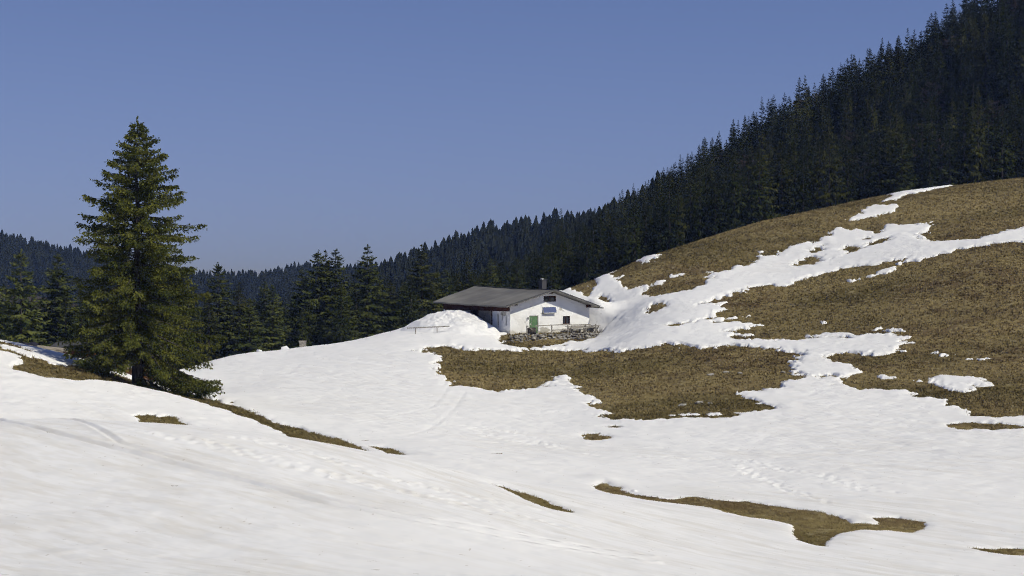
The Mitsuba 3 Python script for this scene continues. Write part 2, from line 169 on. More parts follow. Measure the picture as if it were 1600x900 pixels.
def snow_side(x, y):
    """metres inside the snow (negative: bare), with the ragged melting edge"""
    d = sd_at(np.stack([y, x], -1))
    n = 0.8 * (fb(P3(x, y, 0.7), 3, 3) - 0.5) + 1.0 * (fb(P3(x, y, 2.2), 3, 4) - 0.5) + 0.55 * (fb(np.stack([x * 6.5, y * 2.5, 0 * x], -1), 2, 5) - 0.5)
    k = 0.16 + 0.84 * sm(78, 125, y)
    fingers = fb(np.stack([x * 1.5 + 0.3 * y, y * 0.33, 0 * x + 6], -1), 3, 13) - 0.5
    return d + k * 1.2 * n + 1.7 * fingers * sm(92, 130, y) + 0.9 * (fb(np.stack([x * 4.1, y * 1.1, 0 * x + 2], -1), 2, 14) - 0.5) * sm(92, 125, y)
def grooves(x, y, d):
    """ski tracks and footprints pressed into the snow"""
    z = np.zeros_like(x); r = np.random.default_rng(5)
    for k, line in enumerate(SKI):
        q = np.array(line); lo, hi = q.min(0) - 1, q.max(0) + 1
        m = np.where((x > lo[0]) & (x < hi[0]) & (y > lo[1]) & (y < hi[1]))
        if len(m[0]) == 0: continue
        p = np.stack([x[m], y[m]], 1); best = np.full(len(p), 9.0)
        for a, b in zip(q[:-1], q[1:]):
            ab = b - a; t = np.clip(((p - a) @ ab) / (ab @ ab + 1e-9), 0, 1); best = np.minimum(best, np.linalg.norm(p - a - t[:, None] * ab, axis=1))
        w, dep = (0.14, 0.11) if k == 0 else (0.11, 0.075)
        if k >= 2: w, dep = 0.16, 0.02
        z[m] += -dep * np.exp(-(best / w) ** 2) + 0.5 * dep * np.exp(-((best - 2.2 * w) / w) ** 2)
    for line in FOOT:
        q = np.array(line); seg = np.linalg.norm(np.diff(q, axis=0), axis=1); s = np.concatenate([[0], np.cumsum(seg)])
        for lane in range(2):
            off = r.normal(0, 0.35, 2) + lane * 0.4
            for k, u in enumerate(np.arange(0, s[-1], 0.68)):
                c = np.array([np.interp(u, s, q[:, 0]), np.interp(u, s, q[:, 1])]) + off + r.normal(0, 0.12, 2) + (0.12 if k % 2 else -0.12)
                rad = 0.12 + 0.05 * r.random() + 0.0006 * c[1]
                j = np.where((np.abs(x - c[0]) < 0.9) & (np.abs(y - c[1]) < 0.9))
                if len(j[0]):
                    e = ((x[j] - c[0]) ** 2 + ((y[j] - c[1]) / 1.3) ** 2) / rad ** 2
                    z[j] += -0.048 * np.exp(-e) + 0.015 * np.exp(-((np.sqrt(e) - 1.7) / 0.5) ** 2)
    return np.where(d > 0.3, z, 0)
def drift(x, y):
    """wind-packed snow banked against the right-hand corner of the house"""
    a, b = to_ab(x, y)
    z = 2.0 * np.exp(-(((a - 13.0) / 1.7) ** 2 + ((b - 2.2) / 2.4) ** 2)) + 1.0 * np.exp(-(((a - 15.5) / 2.6) ** 2 + ((b - 3) / 3.0) ** 2))
    return z * sm(11.05, 11.9, a)
def ground_z(x, y, d=None):
    d = snow_side(x, y) if d is None else d
    rough = 0.16 * (fb(P3(x, y, 0.55, 2), 3, 8) - 0.5) + 0.10 * (fb(P3(x, y, 2.1, 5), 2, 9) - 0.5)
    return base(x, y) + rough
def snow_z(x, y, d=None):
    d = snow_side(x, y) if d is None else d
    deep = (0.13 + 0.11 * sm(100, 140, y)) * (1 - 0.6 * np.exp(-(((x - 6.5) / 2.2) ** 2 + ((y - 72) / 4.5) ** 2)))
    thick = np.where(d > 0, deep * (1 - np.exp(-d / 0.30)), np.maximum(d * 0.6, -0.5))
    bank = 0.22 * np.exp(-(((x - 4.6) / 1.1) ** 2 + ((y - 78.1 + 0.5 * (x - 4)) / 1.3) ** 2)) * sm(0, 0.4, d)     # undercut bank at the head of the ditch
    rel = 0.13 * (fb(P3(x, y, 0.23, 1), 3, 21) - 0.5) + 0.13 * (fb(P3(x, y, 0.95, 3), 3, 22) - 0.5) * (0.30 + 0.70 * sm(62, 95, y))
    return base(x, y) + thick + bank + rel + drift(x, y) + grooves(x, y, d)

# ---------------------------------------------------------------- materials
def proc(fn, eps=2e-3): return mikit.proc(fn, eps)
fbm, nz, ss, mix = mikit.fbm, mikit.noise, mikit.smoothstep, mikit.mix
def diffuse(key, tex, bump=None, scale=1.0, two=False):
    b = {'type': 'diffuse', 'reflectance': tex}
    if bump is not None: b = {'type': 'bumpmap', 'arbitrary': bump, 'scale': scale, 'bsdf': b}
    scene[key] = {'type': 'twosided', 'bsdf': b} if two else b
def rgb(*c): return {'type': 'rgb', 'value': list(c)}
def snow_col(p, n, uv):
    q = 0.62 * p.y + 0.62 * p.x + 1.2 * nz(p.x * 0.12, p.y * 0.1, 4.0)
    t = 0.7 * p.x - 0.7 * p.y
    s = fbm(t * 0.30, q * 1.7, 0.0, 5)
    b = fbm(p.x * 0.09, p.y * 0.13, 3.0, 4)
    f = fbm(t * 1.1, q * 5.0, 6.0, 3)
    near = 1 - ss(72.0, 110.0, p.y)
    dirt = (ss(0.38, 0.70, s) * 0.6 + ss(0.40, 0.72, f) * 0.4) * (0.25 + 0.75 * ss(0.38, 0.62, b)) * (0.35 + 0.65 * near)
    c = mix((0.815, 0.81, 0.81), (0.68, 0.655, 0.615), dirt * 0.75)
    c = mix(c, (0.70, 0.705, 0.715), ss(0.5, 0.8, fbm(p.x * 1.7, p.y * 1.2, 8.0, 3)) * 0.35)
    return mix(c, (0.30, 0.24, 0.17), ss(0.87, 0.93, fbm(p.x * 4.3, p.y * 3.1, 2.0, 2)) * 0.4)
def snow_bump(p, n, uv): return (0.03 + 0.08 * ss(62.0, 100.0, p.y)) * fbm(p.x * 1.7, p.y * 1.3, p.z, 4) + 0.016 * fbm(p.x * 5.5, p.y * 3.5, p.z, 3) + 0.022 * fbm((p.x - p.y) * 1.6, (p.x + p.y) * 6.5, p.z, 3)
diffuse('snow_mat', proc(snow_col), proc(snow_bump, 0.03))
def meadow_col(p, n, uv):
    a, b, c = fbm(p.x * 0.09, p.y * 0.07, 1.0, 3), fbm(p.x * 0.55, p.y * 0.45, 2.0, 3), fbm(p.x * 3.1, p.y * 2.3, 5.0, 3)
    k = mix((0.128, 0.096, 0.052), (0.205, 0.165, 0.080), ss(0.35, 0.65, b))
    k = mix(k, (0.118, 0.098, 0.043), ss(0.40, 0.62, a) * 0.8)
    k = mix(k, (0.222, 0.180, 0.088), ss(0.45, 0.66, fbm(p.x * 0.06, p.y * 0.16, 4.0, 3)) * 0.55 + 0.25 * ss(180.0, 200.0, p.y))
    k = mix(k, (0.075, 0.054, 0.030), ss(0.50, 0.72, c) * 0.55)
    k = k * mi.Color3f(1.0, 0.97, 0.93) * (0.78 + 0.50 * fbm(p.x * 0.035 + p.y * 0.01, p.y * 0.12, 7.0, 3))
    return mix(k, (0.285, 0.240, 0.140), ss(0.58, 0.78, fbm(p.x * 2.6, p.y * 2.0, 9.0, 3)) * 0.6)
diffuse('meadow_mat', proc(meadow_col))
def tuft_col(p, n, uv):
    a, b, c = fbm(p.x * 0.09, p.y * 0.07, 1.0, 3), fbm(p.x * 0.7, p.y * 0.6, 2.0, 3), mikit.cell_rand(dr.floor(p.x * 4), dr.floor(p.y * 3))
    k = mix((0.140, 0.108, 0.052), (0.260, 0.212, 0.105), ss(0.35, 0.65, b))
    k = mix(k, (0.130, 0.108, 0.046), ss(0.40, 0.62, a) * 0.8)
    k = mix(k, (0.275, 0.222, 0.112), ss(0.45, 0.66, fbm(p.x * 0.06, p.y * 0.16, 4.0, 3)) * 0.5 + 0.2 * ss(180.0, 200.0, p.y))
    return k * mi.Color3f(1.0, 0.97, 0.93) * (0.78 + 0.5 * c) * (0.78 + 0.50 * fbm(p.x * 0.035 + p.y * 0.01, p.y * 0.12, 7.0, 3))
diffuse('tuft_mat', proc(tuft_col), two=True)
def floor_col(p, n, uv): return mix((0.030, 0.028, 0.016), (0.055, 0.044, 0.028), ss(0.3, 0.7, fbm(p.x * .12, p.y * .1, 1.0, 3)))
diffuse('forest_floor_mat', proc(floor_col))
def needle(key, dark, light, fx=0.8):
    def f(p, n, uv):
        k = mix(dark, light, ss(0.3, 0.7, fbm(p.x * fx, p.y * fx, p.z * fx, 3)))
        return k * (0.78 + 0.44 * nz(p.x * 0.11, p.y * 0.11, 0.0))
    diffuse(key, proc(f), two=True)
needle('hero_needles', (0.050, 0.060, 0.015), (0.118, 0.122, 0.028), 1.1)
needle('needles_far', (0.011, 0.014, 0.010), (0.022, 0.025, 0.014), 0.15)
needle('needles_mid', (0.044, 0.056, 0.018), (0.098, 0.108, 0.032))
needle('needles_a', (0.020, 0.028, 0.011), (0.046, 0.053, 0.018))
needle('needles_b', (0.014, 0.020, 0.010), (0.030, 0.036, 0.014))
needle('needles_c', (0.034, 0.040, 0.015), (0.074, 0.076, 0.024))
needle('bare_twigs', (0.060, 0.046, 0.042), (0.095, 0.074, 0.066))
def bark_col(p, n, uv): return mix((0.040, 0.034, 0.030), (0.11, 0.098, 0.088), ss(0.35, 0.7, fbm(p.x * 9, p.y * 9, p.z * 1.6, 3)))
diffuse('bark', proc(bark_col), two=True)

# ---------------------------------------------------------------- the near ground: meadow sheet and the old snow lying on it
def rows():
    y, out = 22.0, [-8.0, -4, 0, 4, 8, 12, 15, 18, 20]
    while y < 262: out.append(y); y += 0.12 + 0.0013 * max(0, y - 38) if y > 32 else 0.3
    return np.array(out)
YR = rows()
UC = np.concatenate([np.linspace(-1.0, -0.375, 45)[:-1], np.arange(-0.375, 0.375, 0.00105), np.linspace(0.376, 1.0, 45)])
def sheet(ys, us, zf):
    U, Y = np.meshgrid(us, ys); X = U * (np.maximum(Y, -2) + 8)
    d = snow_side(X, Y); Z = zf(X, Y, d)
    i = np.arange(len(ys) - 1)[:, None] * len(us) + np.arange(len(us) - 1)
    q = np.stack([i, i + 1, i + 1 + len(us), i + len(us)], -1).reshape(-1, 4)
    return np.stack([X, Y, Z], -1).reshape(-1, 3), q, d.ravel()
v, q, d = sheet(YR[::2], UC[::2], ground_z)
meadow_top = RegularGridInterpolator
add('ground', (v, q), 'meadow_mat', smooth=True); tag('ground', 'brown winter meadow bare of snow on the hillsides', kind='structure')
v, q, d = sheet(YR, UC, snow_z)
q = q[(d[q] > -0.6).any(1)]
keep = np.unique(q); remap = np.zeros(len(v), int); remap[keep] = np.arange(len(keep))
add('snow', (v[keep], remap[q]), 'snow_mat', smooth=True); tag('snow', 'old spring snow with tracks lying over the meadow', kind='structure')
print('snow tris', 2 * len(q))

# dry grass tufts of the bare patches
rng = np.random.default_rng(11)
n = 430000
u, yy = rng.uniform(-0.35, 0.36, n), np.sqrt(rng.uniform(52 ** 2, 232 ** 2, n)); xx = u * yy
uy = np.stack([rng.uniform(-0.32, 0.34, 260000), rng.uniform(54, 118, 260000)]); xx, yy = np.concatenate([xx, uy[0] * uy[1]]), np.concatenate([yy, uy[1]]); n += 260000
d = snow_side(xx, yy); ok = d < 0.10 + 0.3 * rng.random(n) ** 3; xx, yy = xx[ok], yy[ok]
a, b = to_ab(xx, yy); ok = ~((a > -.1) & (a < 11) & (b > -.1) & (b < 13.2)); xx, yy = xx[ok], yy[ok]
ok = rng.random(len(xx)) < np.clip(0.35 + 1.1 * fb(P3(xx, yy, .8), 3, 4) - .3, 0.1, 1); xx, yy = xx[ok][:170000], yy[ok][:170000]
zz = ground_z(xx, yy) - 0.03
k = len(xx); print('tufts', k)
V, Fc = [], []
for blade in range(3):
    az = rng.uniform(0, 2 * np.pi, k); ln = rng.uniform(0.07, 0.20, k) * (0.6 + 0.7 * sm(60, 160, yy)); lean = rng.uniform(0.3, 1.2, k); wd = rng.uniform(0.05, 0.14, k) * (0.4 + 1.1 * sm(55, 150, yy))
    o = np.stack([xx, yy, zz], 1) + rng.normal(0, .06, (k, 3)) * [1, 1, 0]
    dd = np.stack([np.cos(az) * np.sin(lean), np.sin(az) * np.sin(lean), np.cos(lean)], 1) * ln[:, None]; s = np.stack([-np.sin(az), np.cos(az), 0 * az], 1) * wd[:, None] / 2
    V.append(np.stack([o - s, o + s, o + dd], 1))
V = np.concatenate(V).reshape(-1, 3)
add('grass', (V, np.arange(len(V)).reshape(-1, 3)), 'tuft_mat'); tag('grass', 'matted straw-brown grass tufts on the bare patches', 'grass', kind='stuff')

# ---------------------------------------------------------------- the hills beyond, their forest floor
def pt(px, Y, z): return ((px - 800) / 2462 * Y, Y, z)
HC = np.array([pt(1600, 330, 52), pt(1500, 345, 47), pt(1400, 365, 41), pt(1300, 385, 33.5), pt(1200, 405, 29.5), pt(1110, 430, 20.5), pt(1000, 470, 11), pt(940, 500, 6), pt(880, 530, 3),
    pt(1750, 315, 60), pt(2000, 290, 66), pt(1600, 420, 45), pt(1400, 460, 33), pt(1200, 510, 20), pt(1000, 580, 4), pt(1700, 520, 40), pt(2200, 420, 70), pt(1400, 700, 20), pt(1700, 900, 20),
    (45, 275, 3), (66, 280, 9), (92, 285, 13), (22, 260, -7), (16, 255, -9), (118, 270, 15), (57, 232, 8), (76, 236, 11), (37, 226, 4), (18, 222, -3),
    pt(900, 400, -8), pt(800, 400, -20), pt(800, 500, -14), pt(700, 500, -30), pt(600, 400, -34), pt(400, 400, -38), pt(200, 380, -36), pt(0, 300, -26), pt(0, 230, -18), pt(200, 230, -22), pt(400, 230, -19),
    pt(550, 230, -15), pt(690, 235, -12), pt(690, 300, -20), pt(0, 180, -16), pt(-100, 190, -14), pt(150, 190, -16.5), pt(-150, 300, -24), pt(-300, 400, -20), pt(345, 215, -19), pt(860, 225, -7),
    pt(960, 760, 14), pt(880, 790, 16), pt(800, 800, 14), pt(750, 790, 10), pt(700, 780, 3), pt(665, 770, -2), pt(630, 760, -8), pt(590, 740, -13), pt(545, 720, -24), pt(480, 700, -36), pt(300, 700, -48), pt(0, 700, -40),
    pt(700, 640, -18), pt(800, 640, -5), pt(880, 650, 2), pt(600, 600, -34), pt(-200, 700, -25),
    pt(800, 1000, 4), pt(700, 1000, -6), pt(900, 1050, 8), pt(600, 1000, -30), pt(300, 1000, -58), pt(0, 1000, -25), pt(-200, 1000, -10),
    pt(650, 1350, -6), pt(596, 1350, -5), pt(543, 1350, -10), pt(484, 1350, -2), pt(455, 1350, -3), pt(431, 1350, -10), pt(400, 1350, -22), pt(360, 1350, -31), pt(300, 1330, -32), pt(250, 1300, -8),
    pt(200, 1260, -2), pt(130, 1250, 6), pt(60, 1250, 13), pt(0, 1250, 20), pt(-120, 1250, 30), pt(-300, 1250, 40), pt(0, 1700, -30), pt(300, 1700, -60), pt(600, 1700, -50), pt(900, 1700, -20), pt(1500, 1500, 0), pt(-300, 1700, 0)])
hrbf = RBFInterpolator(HC[:, :2], HC[:, 2], kernel='linear', smoothing=0.5)
def hill_z(x, y): return hrbf(np.stack([np.ravel(x), np.ravel(y)], 1)).reshape(np.shape(x))
ys = np.concatenate([np.arange(168, 420, 7.0), np.arange(420, 860, 14.0), np.arange(860, 1720, 28.0)]); us = np.linspace(-0.62, 0.62, 150)
U, Y = np.meshgrid(us, ys); X = U * (Y + 40)
Z = hill_z(X, Y) + 2.0 * (fb(P3(X, Y, .02), 3, 40) - .5)
near = (Y < 270); zb = base(X[near], Y[near]); Z[near] = np.minimum(Z[near], zb - 0.8)
i = np.arange(len(ys) - 1)[:, None] * len(us) + np.arange(len(us) - 1)
add('hills', (np.stack([X, Y, Z], -1).reshape(-1, 3), np.stack([i, i + 1, i + 1 + len(us), i + len(us)], -1).reshape(-1, 4)), 'forest_floor_mat', smooth=True)
tag('hills', 'dark wooded hills rising behind the pasture', kind='structure')
hill_at = RegularGridInterpolator((ys, us), Z, bounds_error=False, fill_value=None)
def floor_z(x, y):
    x, y = np.asarray(x, float), np.asarray(y, float)
    h = hill_at(np.stack([y, x / (y + 40)], -1))
    g = base(x, np.minimum(y, 262.0))
    return np.where(y < 175, g, np.where(y < 262, np.maximum(h, g), h))

# ---------------------------------------------------------------- spruces
def diamonds(o, d, s, lift=0.0):
    """leaf-sized folded blades: origin, direction (with length), half-width vector"""
    n = np.cross(d, s); n /= np.linalg.norm(n, axis=1, keepdims=True) + 1e-9
    m = o + 0.45 * d + n * (lift * np.linalg.norm(d, axis=1, keepdims=True))
    v = np.stack([o, m + s, o + d, m - s], 1).reshape(-1, 3)
    k = np.arange(len(o))[:, None] * 4
    return v, np.concatenate([k + [0, 1, 2], k + [0, 2, 3]], 0)
def unit(v): return v / (np.linalg.norm(v, axis=-1, keepdims=True) + 1e-9)
def spruce(seed, Ht, reach, per, dh, sec, seclen, sub, width, low=0.06, droop=0.28, bald=0.0, wood=False, trunk_r=None, start_el=-14, limbs=None, dens=3, hangs=(.15, 1.0)):
    """crown (and branch wood) of one spruce. reach(h01, az) -> branch length in metres"""
    r = np.random.default_rng(seed)
    hs = np.arange(low * Ht, Ht * 0.985, dh); hs = hs + r.uniform(-.3, .3, len(hs)) * dh
    h = np.repeat(hs, per); nb = len(h); h = np.minimum(h + r.normal(0, dh * .45, nb), Ht * .99)
    az = np.tile(np.arange(per) * 2 * np.pi / per, len(hs)) + np.repeat(r.uniform(0, 7, len(hs)), per) + r.normal(0, .22, nb)
    t = np.clip(h / Ht, 0, 1)
    L = np.array([reach(a, b) for a, b in zip(t, az)]) * r.uniform(0.62, 1.14, nb)
    keep = r.random(nb) > bald * (1 - t); h, az, t, L = h[keep], az[keep], t[keep], L[keep]; nb = len(h)
    if limbs is not None:
        lh, la, ll = np.array(limbs).T; h, az, L = np.concatenate([h, lh]), np.concatenate([az, la]), np.concatenate([L, ll]); t = h / Ht; nb = len(h)
    el = np.radians(start_el + (26 - start_el) * t ** 1.5 + 14 * np.clip(t - .9, 0, 1) / .1 + r.normal(0, 5, nb)); dr_ = droop * (1 - t) ** .7 * r.uniform(.6, 1.3, nb)
    def on(bi, s):
        L_, e = L[bi], el[bi]; rad = L_ * s * np.cos(e)
        z = h[bi] + L_ * (np.sin(e) * s - dr_[bi] * s * s + dr_[bi] * 0.75 * s ** 4)
        sway = 0.05 * L_ * np.sin(3 * s + bi)
        return np.stack([rad * np.cos(az[bi]) - sway * np.sin(az[bi]), rad * np.sin(az[bi]) + sway * np.cos(az[bi]), z], 1)
    ns = np.maximum(3, (L / sec).astype(int)); bi = np.repeat(np.arange(nb), ns * dens)
    s = r.uniform(0.0, 1.0, len(bi)) ** 0.8; s = 0.14 + 0.86 * s
    p = on(bi, s); tg = unit(on(bi, np.minimum(s + .03, 1.03)) - on(bi, np.maximum(s - .03, 0)))
    side = unit(np.cross(tg, [0, 0, 1.0])) * np.where(r.random(len(bi)) < .5, 1, -1)[:, None]
    hang = r.uniform(*hangs, len(bi)) * (1.2 - .8 * t[bi])
    d = unit(tg * r.uniform(.35, .8, (len(bi), 1)) + side * r.uniform(.35, .95, (len(bi), 1)) + np.stack([0 * s, 0 * s, 0.12 - hang], 1))
    l = seclen * (0.45 + 0.75 * np.sqrt(L[bi])) * (1.15 - 0.55 * s) * r.uniform(.6, 1.25, len(bi))
    l = np.minimum(l, 0.12 * (Ht / 18) + 0.55 * L[bi])
    # the leading tip of each branch
    bt = np.arange(nb); pt_ = on(bt, np.full(nb, .93)); dt = unit(on(bt, np.full(nb, 1.03)) - on(bt, np.full(nb, .95)))
    p = np.vstack([p, pt_]); d = np.vstack([d, dt]); l = np.concatenate([l, np.minimum(seclen * (0.5 + .3 * np.sqrt(L)), .1 + .5 * L)])
    if sub == 1:
        sv = unit(np.cross(d, r.normal(0, .5, d.shape) + [0, 0, 1.0])) * (l * width)[:, None]
        V_, F_ = diamonds(p, d * l[:, None], sv, .10)
    else:
        m = np.maximum(2, (l / sub).astype(int)); k = np.repeat(np.arange(len(p)), m); q = r.random(len(k))
        o = p[k] + d[k] * (l[k] * q)[:, None] - np.array([0, 0, .22]) * (l[k] * q * q)[:, None]
        nd = unit(d[k] * .8 + unit(r.normal(0, 1, (len(k), 3))) * .75 + [0, 0, -.10]); nl = sub * r.uniform(1.0, 1.9, len(k))
        sv = unit(np.cross(nd, r.normal(0, 1, nd.shape))) * (nl * width)[:, None]
        V_, F_ = diamonds(o, nd * nl[:, None], sv, .08)
    # the leader
    lead = 16; zz = Ht * (1 - r.random(lead) * .07); a_ = r.uniform(0, 7, lead)
    od = np.stack([np.cos(a_) * .33, np.sin(a_) * .33, np.full(lead, .95)], 1); ll_ = np.full(lead, max(.18, .016 * Ht))
    lv, lf = diamonds(np.stack([0 * a_, 0 * a_, zz], 1), od * ll_[:, None], unit(np.cross(od, [0, 0, 1.0])) * (ll_ * max(width, .12))[:, None])
    crown = trimesh.Trimesh(np.vstack([V_, lv]), np.vstack([F_, lf + len(V_)]), process=False)
    tr = trunk_r or Ht * .013
    trunk = pole([0, 0, -1.2], [0, 0, Ht * .985], tr, .012, n=9 if sub != 1 else 6, wob=tr * .12, seed=seed, seg=10 if sub != 1 else 3)
    out = [trunk, crown]
    if wood:
        ms = []
        ok = np.where(L > .6)[0]; S = np.linspace(0, .96, 7)
        for b in ok:
            c = on(np.full(7, b), S); rr = np.linspace(.012 + .011 * L[b], .006, 7)
            a1 = unit(np.cross(c[-1] - c[0], [0, 0, 1.0])); b1 = np.array([0, 0, 1.0])
            v_ = np.concatenate([c + a1 * rr[:, None], c - a1 * rr[:, None] * .5 + b1 * rr[:, None] * .87, c - a1 * rr[:, None] * .5 - b1 * rr[:, None] * .87])
            f_ = []
            for i_ in range(6):
                for x0, x1 in ((0, 7), (7, 14), (14, 0)): f_ += [[x0 + i_, x1 + i_, x1 + i_ + 1], [x0 + i_, x1 + i_ + 1, x0 + i_ + 1]]
            ms.append(trimesh.Trimesh(v_, f_, process=False))
        out.append(cat(ms))
    return out
def put(key, group, x, y, z, yaw, sx, sz): scene[key] = {'type': 'instance', 'to_world': T().translate([x, y, z]).rotate([0, 0, 1], yaw).scale([sx, sx, sz]), 'shapegroup': {'type': 'ref', 'id': group}}
def variant(name, trunk, crown, mat):
    scene[name] = {'type': 'shapegroup', 'trunk': mikit.ply(trunk, 'bark', smooth=True), 'crown': mikit.ply(crown, mat)}

# the big spruce on the mound: longer low boughs on its right, shorter on the left, thin and gappy in the middle
HX, HY, HH = -26.3, 110.6, 18.9
def hero_reach(t, az):
    right = math.cos(az)
    R = np.interp(t, [0, .08, .2, .33, .45, .55, .62, .72, .8, .88, .95, 1], [5.6, 6.1, 5.9, 5.3, 4.5, 4.2, 4.1, 3.4, 2.7, 1.6, .62, .02])
    Lf = np.interp(t, [0, .08, .14, .2, .33, .45, .55, .62, .72, .8, .88, .95, 1], [1.4, 2.0, 4.2, 4.9, 4.6, 3.9, 3.9, 3.9, 2.9, 2.2, 1.4, .6, .02])
    return R * (1 + right) / 2 + Lf * (1 - right) / 2
def hero_low(t): return t
trunk, crown, wood = spruce(77, HH, hero_reach, 5, 0.26, 0.085, 0.31, 0.13, 0.27, low=0.135, droop=.36, bald=.14, hangs=(.2, 1.4), wood=True, trunk_r=.44, start_el=-16, dens=3,
    limbs=[(1.1, -.35, 5.2), (1.4, .15, 5.6), (.9, -.9, 4.6), (1.6, -.1, 6.0), (1.2, .5, 5.0), (1.8, -.6, 5.6), (1.0, -1.2, 3.8), (2.0, .9, 5.0), (.8, .0, 5.2), (1.9, -.3, 5.9), (2.2, .3, 5.8), (1.7, .35, 5.4), (3.1, 2.6, 4.6), (3.5, 3.5, 4.9), (2.9, 3.9, 4.2), (3.8, 3.0, 5.0), (3.3, 2.2, 4.2)])
hz = float(floor_z(np.array([HX]), np.array([HY]))[0]) - .05
M = np.eye(4); M[:3, 3] = HX, HY, hz
for m in (trunk, crown, wood): m.apply_transform(M)
tag('spruce_tree', 'large lone olive-green spruce with drooping boughs standing on the snowy mound', 'tree'); used['spruce_tree'] = 1
add('spruce_tree__trunk', trunk, 'bark', smooth=True); add('spruce_tree__crown', crown, 'hero_needles'); add('spruce_tree__boughs', wood, 'bark', smooth=True); tag('spruce_tree__boughs', kind='stuff')
print('hero', len(crown.faces), len(wood.faces))

def cone(a, top=.9): return lambda t, az: a * np.interp(t, [0, .06, .2, .5, .8, 1], [.8, 1, .97, .66, .27, .03])
def slim(a): return lambda t, az: a * np.interp(t, [0, .1, .4, .7, .9, 1], [.75, 1, .8, .5, .2, .03])
MID = []
for i, (rf, seed, mat, bald) in enumerate([(cone(4.1), 1, 'needles_mid', .1), (slim(3.4), 2, 'needles_mid', .2), (cone(3.6), 3, 'needles_c', .15), (slim(2.9), 4, 'needles_mid', .3)]):
    tr, cr = spruce(100 + seed, 16.0, rf, 7, 0.44, 0.24, 0.46, 1, 0.24, low=.04, bald=bald, dens=3, hangs=(.3, 1.7))[:2]
    variant(f'spruce_kind_{i}', tr, cr, mat); MID.append(f'spruce_kind_{i}'); print('mid', len(cr.faces))
FOR = []
for i, (rf, seed, mat) in enumerate([(cone(3.6), 1, 'needles_a'), (slim(3.0), 2, 'needles_b'), (cone(3.2), 3, 'needles_b'), (slim(3.3), 4, 'needles_a'), (cone(4.0), 5, 'needles_c')]):
    tr, cr = spruce(200 + seed, 18.0, rf, 6, 0.62, 0.45, 0.62, 1, 0.25, low=.04, dens=2, hangs=(.4, 1.9))[:2]
    variant(f'forest_kind_{i}', tr, cr, mat); FOR.append(f'forest_kind_{i}'); print('forest', len(cr.faces))
def tiers(seed, Ht, R, n, seg, crownf=None):
    """a distant conifer: overlapping ragged skirts of boughs"""
    r = np.random.default_rng(seed); V, F = [], []; o = 0
    for i in range(n):
        u0, u1 = i / n, min(1.0, (i + 1.9) / n); z0, z1 = Ht * (.05 + .95 * u0), Ht * (.05 + .95 * u1)
        r0 = R * (crownf(u0) if crownf else (1 - u0) ** .85 + .03) * r.uniform(.85, 1.15)
        th = (np.arange(seg) + r.uniform(0, 1)) * 2 * np.pi / seg; rr = r0 * np.where(np.arange(seg) % 2 == 0, 1.0, .62) * r.uniform(.75, 1.2, seg); zz = z0 + r.uniform(-.35, .2, seg) * Ht / n
        V += [np.stack([rr * np.cos(th), rr * np.sin(th), zz], 1), np.array([[0, 0, z1]])]
        k = np.arange(seg); F.append(np.stack([o + k, o + (k + 1) % seg, np.full(seg, o + seg)], 1)); o += seg + 1
    return trimesh.Trimesh(np.vstack(V), np.vstack(F), process=False)
FAR = []
for i in range(5):
    m = tiers(300 + i, 15.0, (4.0, 3.4, 4.5, 3.7, 4.1)[i], (11, 12, 10, 13, 11)[i], 12)
    scene[f'far_kind_{i}'] = {'type': 'shapegroup', 'crown': mikit.ply(m, 'needles_far')}; FAR.append(f'far_kind_{i}')
tr, cr = spruce(404, 12.0, lambda t, az: 3.6 * math.sqrt(max(0.02, t * (1 - t) * 4)), 5, .8, 1.0, .9, 1, .10, low=.25, start_el=25, hangs=(-.4, .2))[:2]
scene['far_bare'] = {'type': 'shapegroup', 'crown': mikit.ply(cr, 'bare_twigs')}; variant('forest_bare', tr, cr, 'bare_twigs')

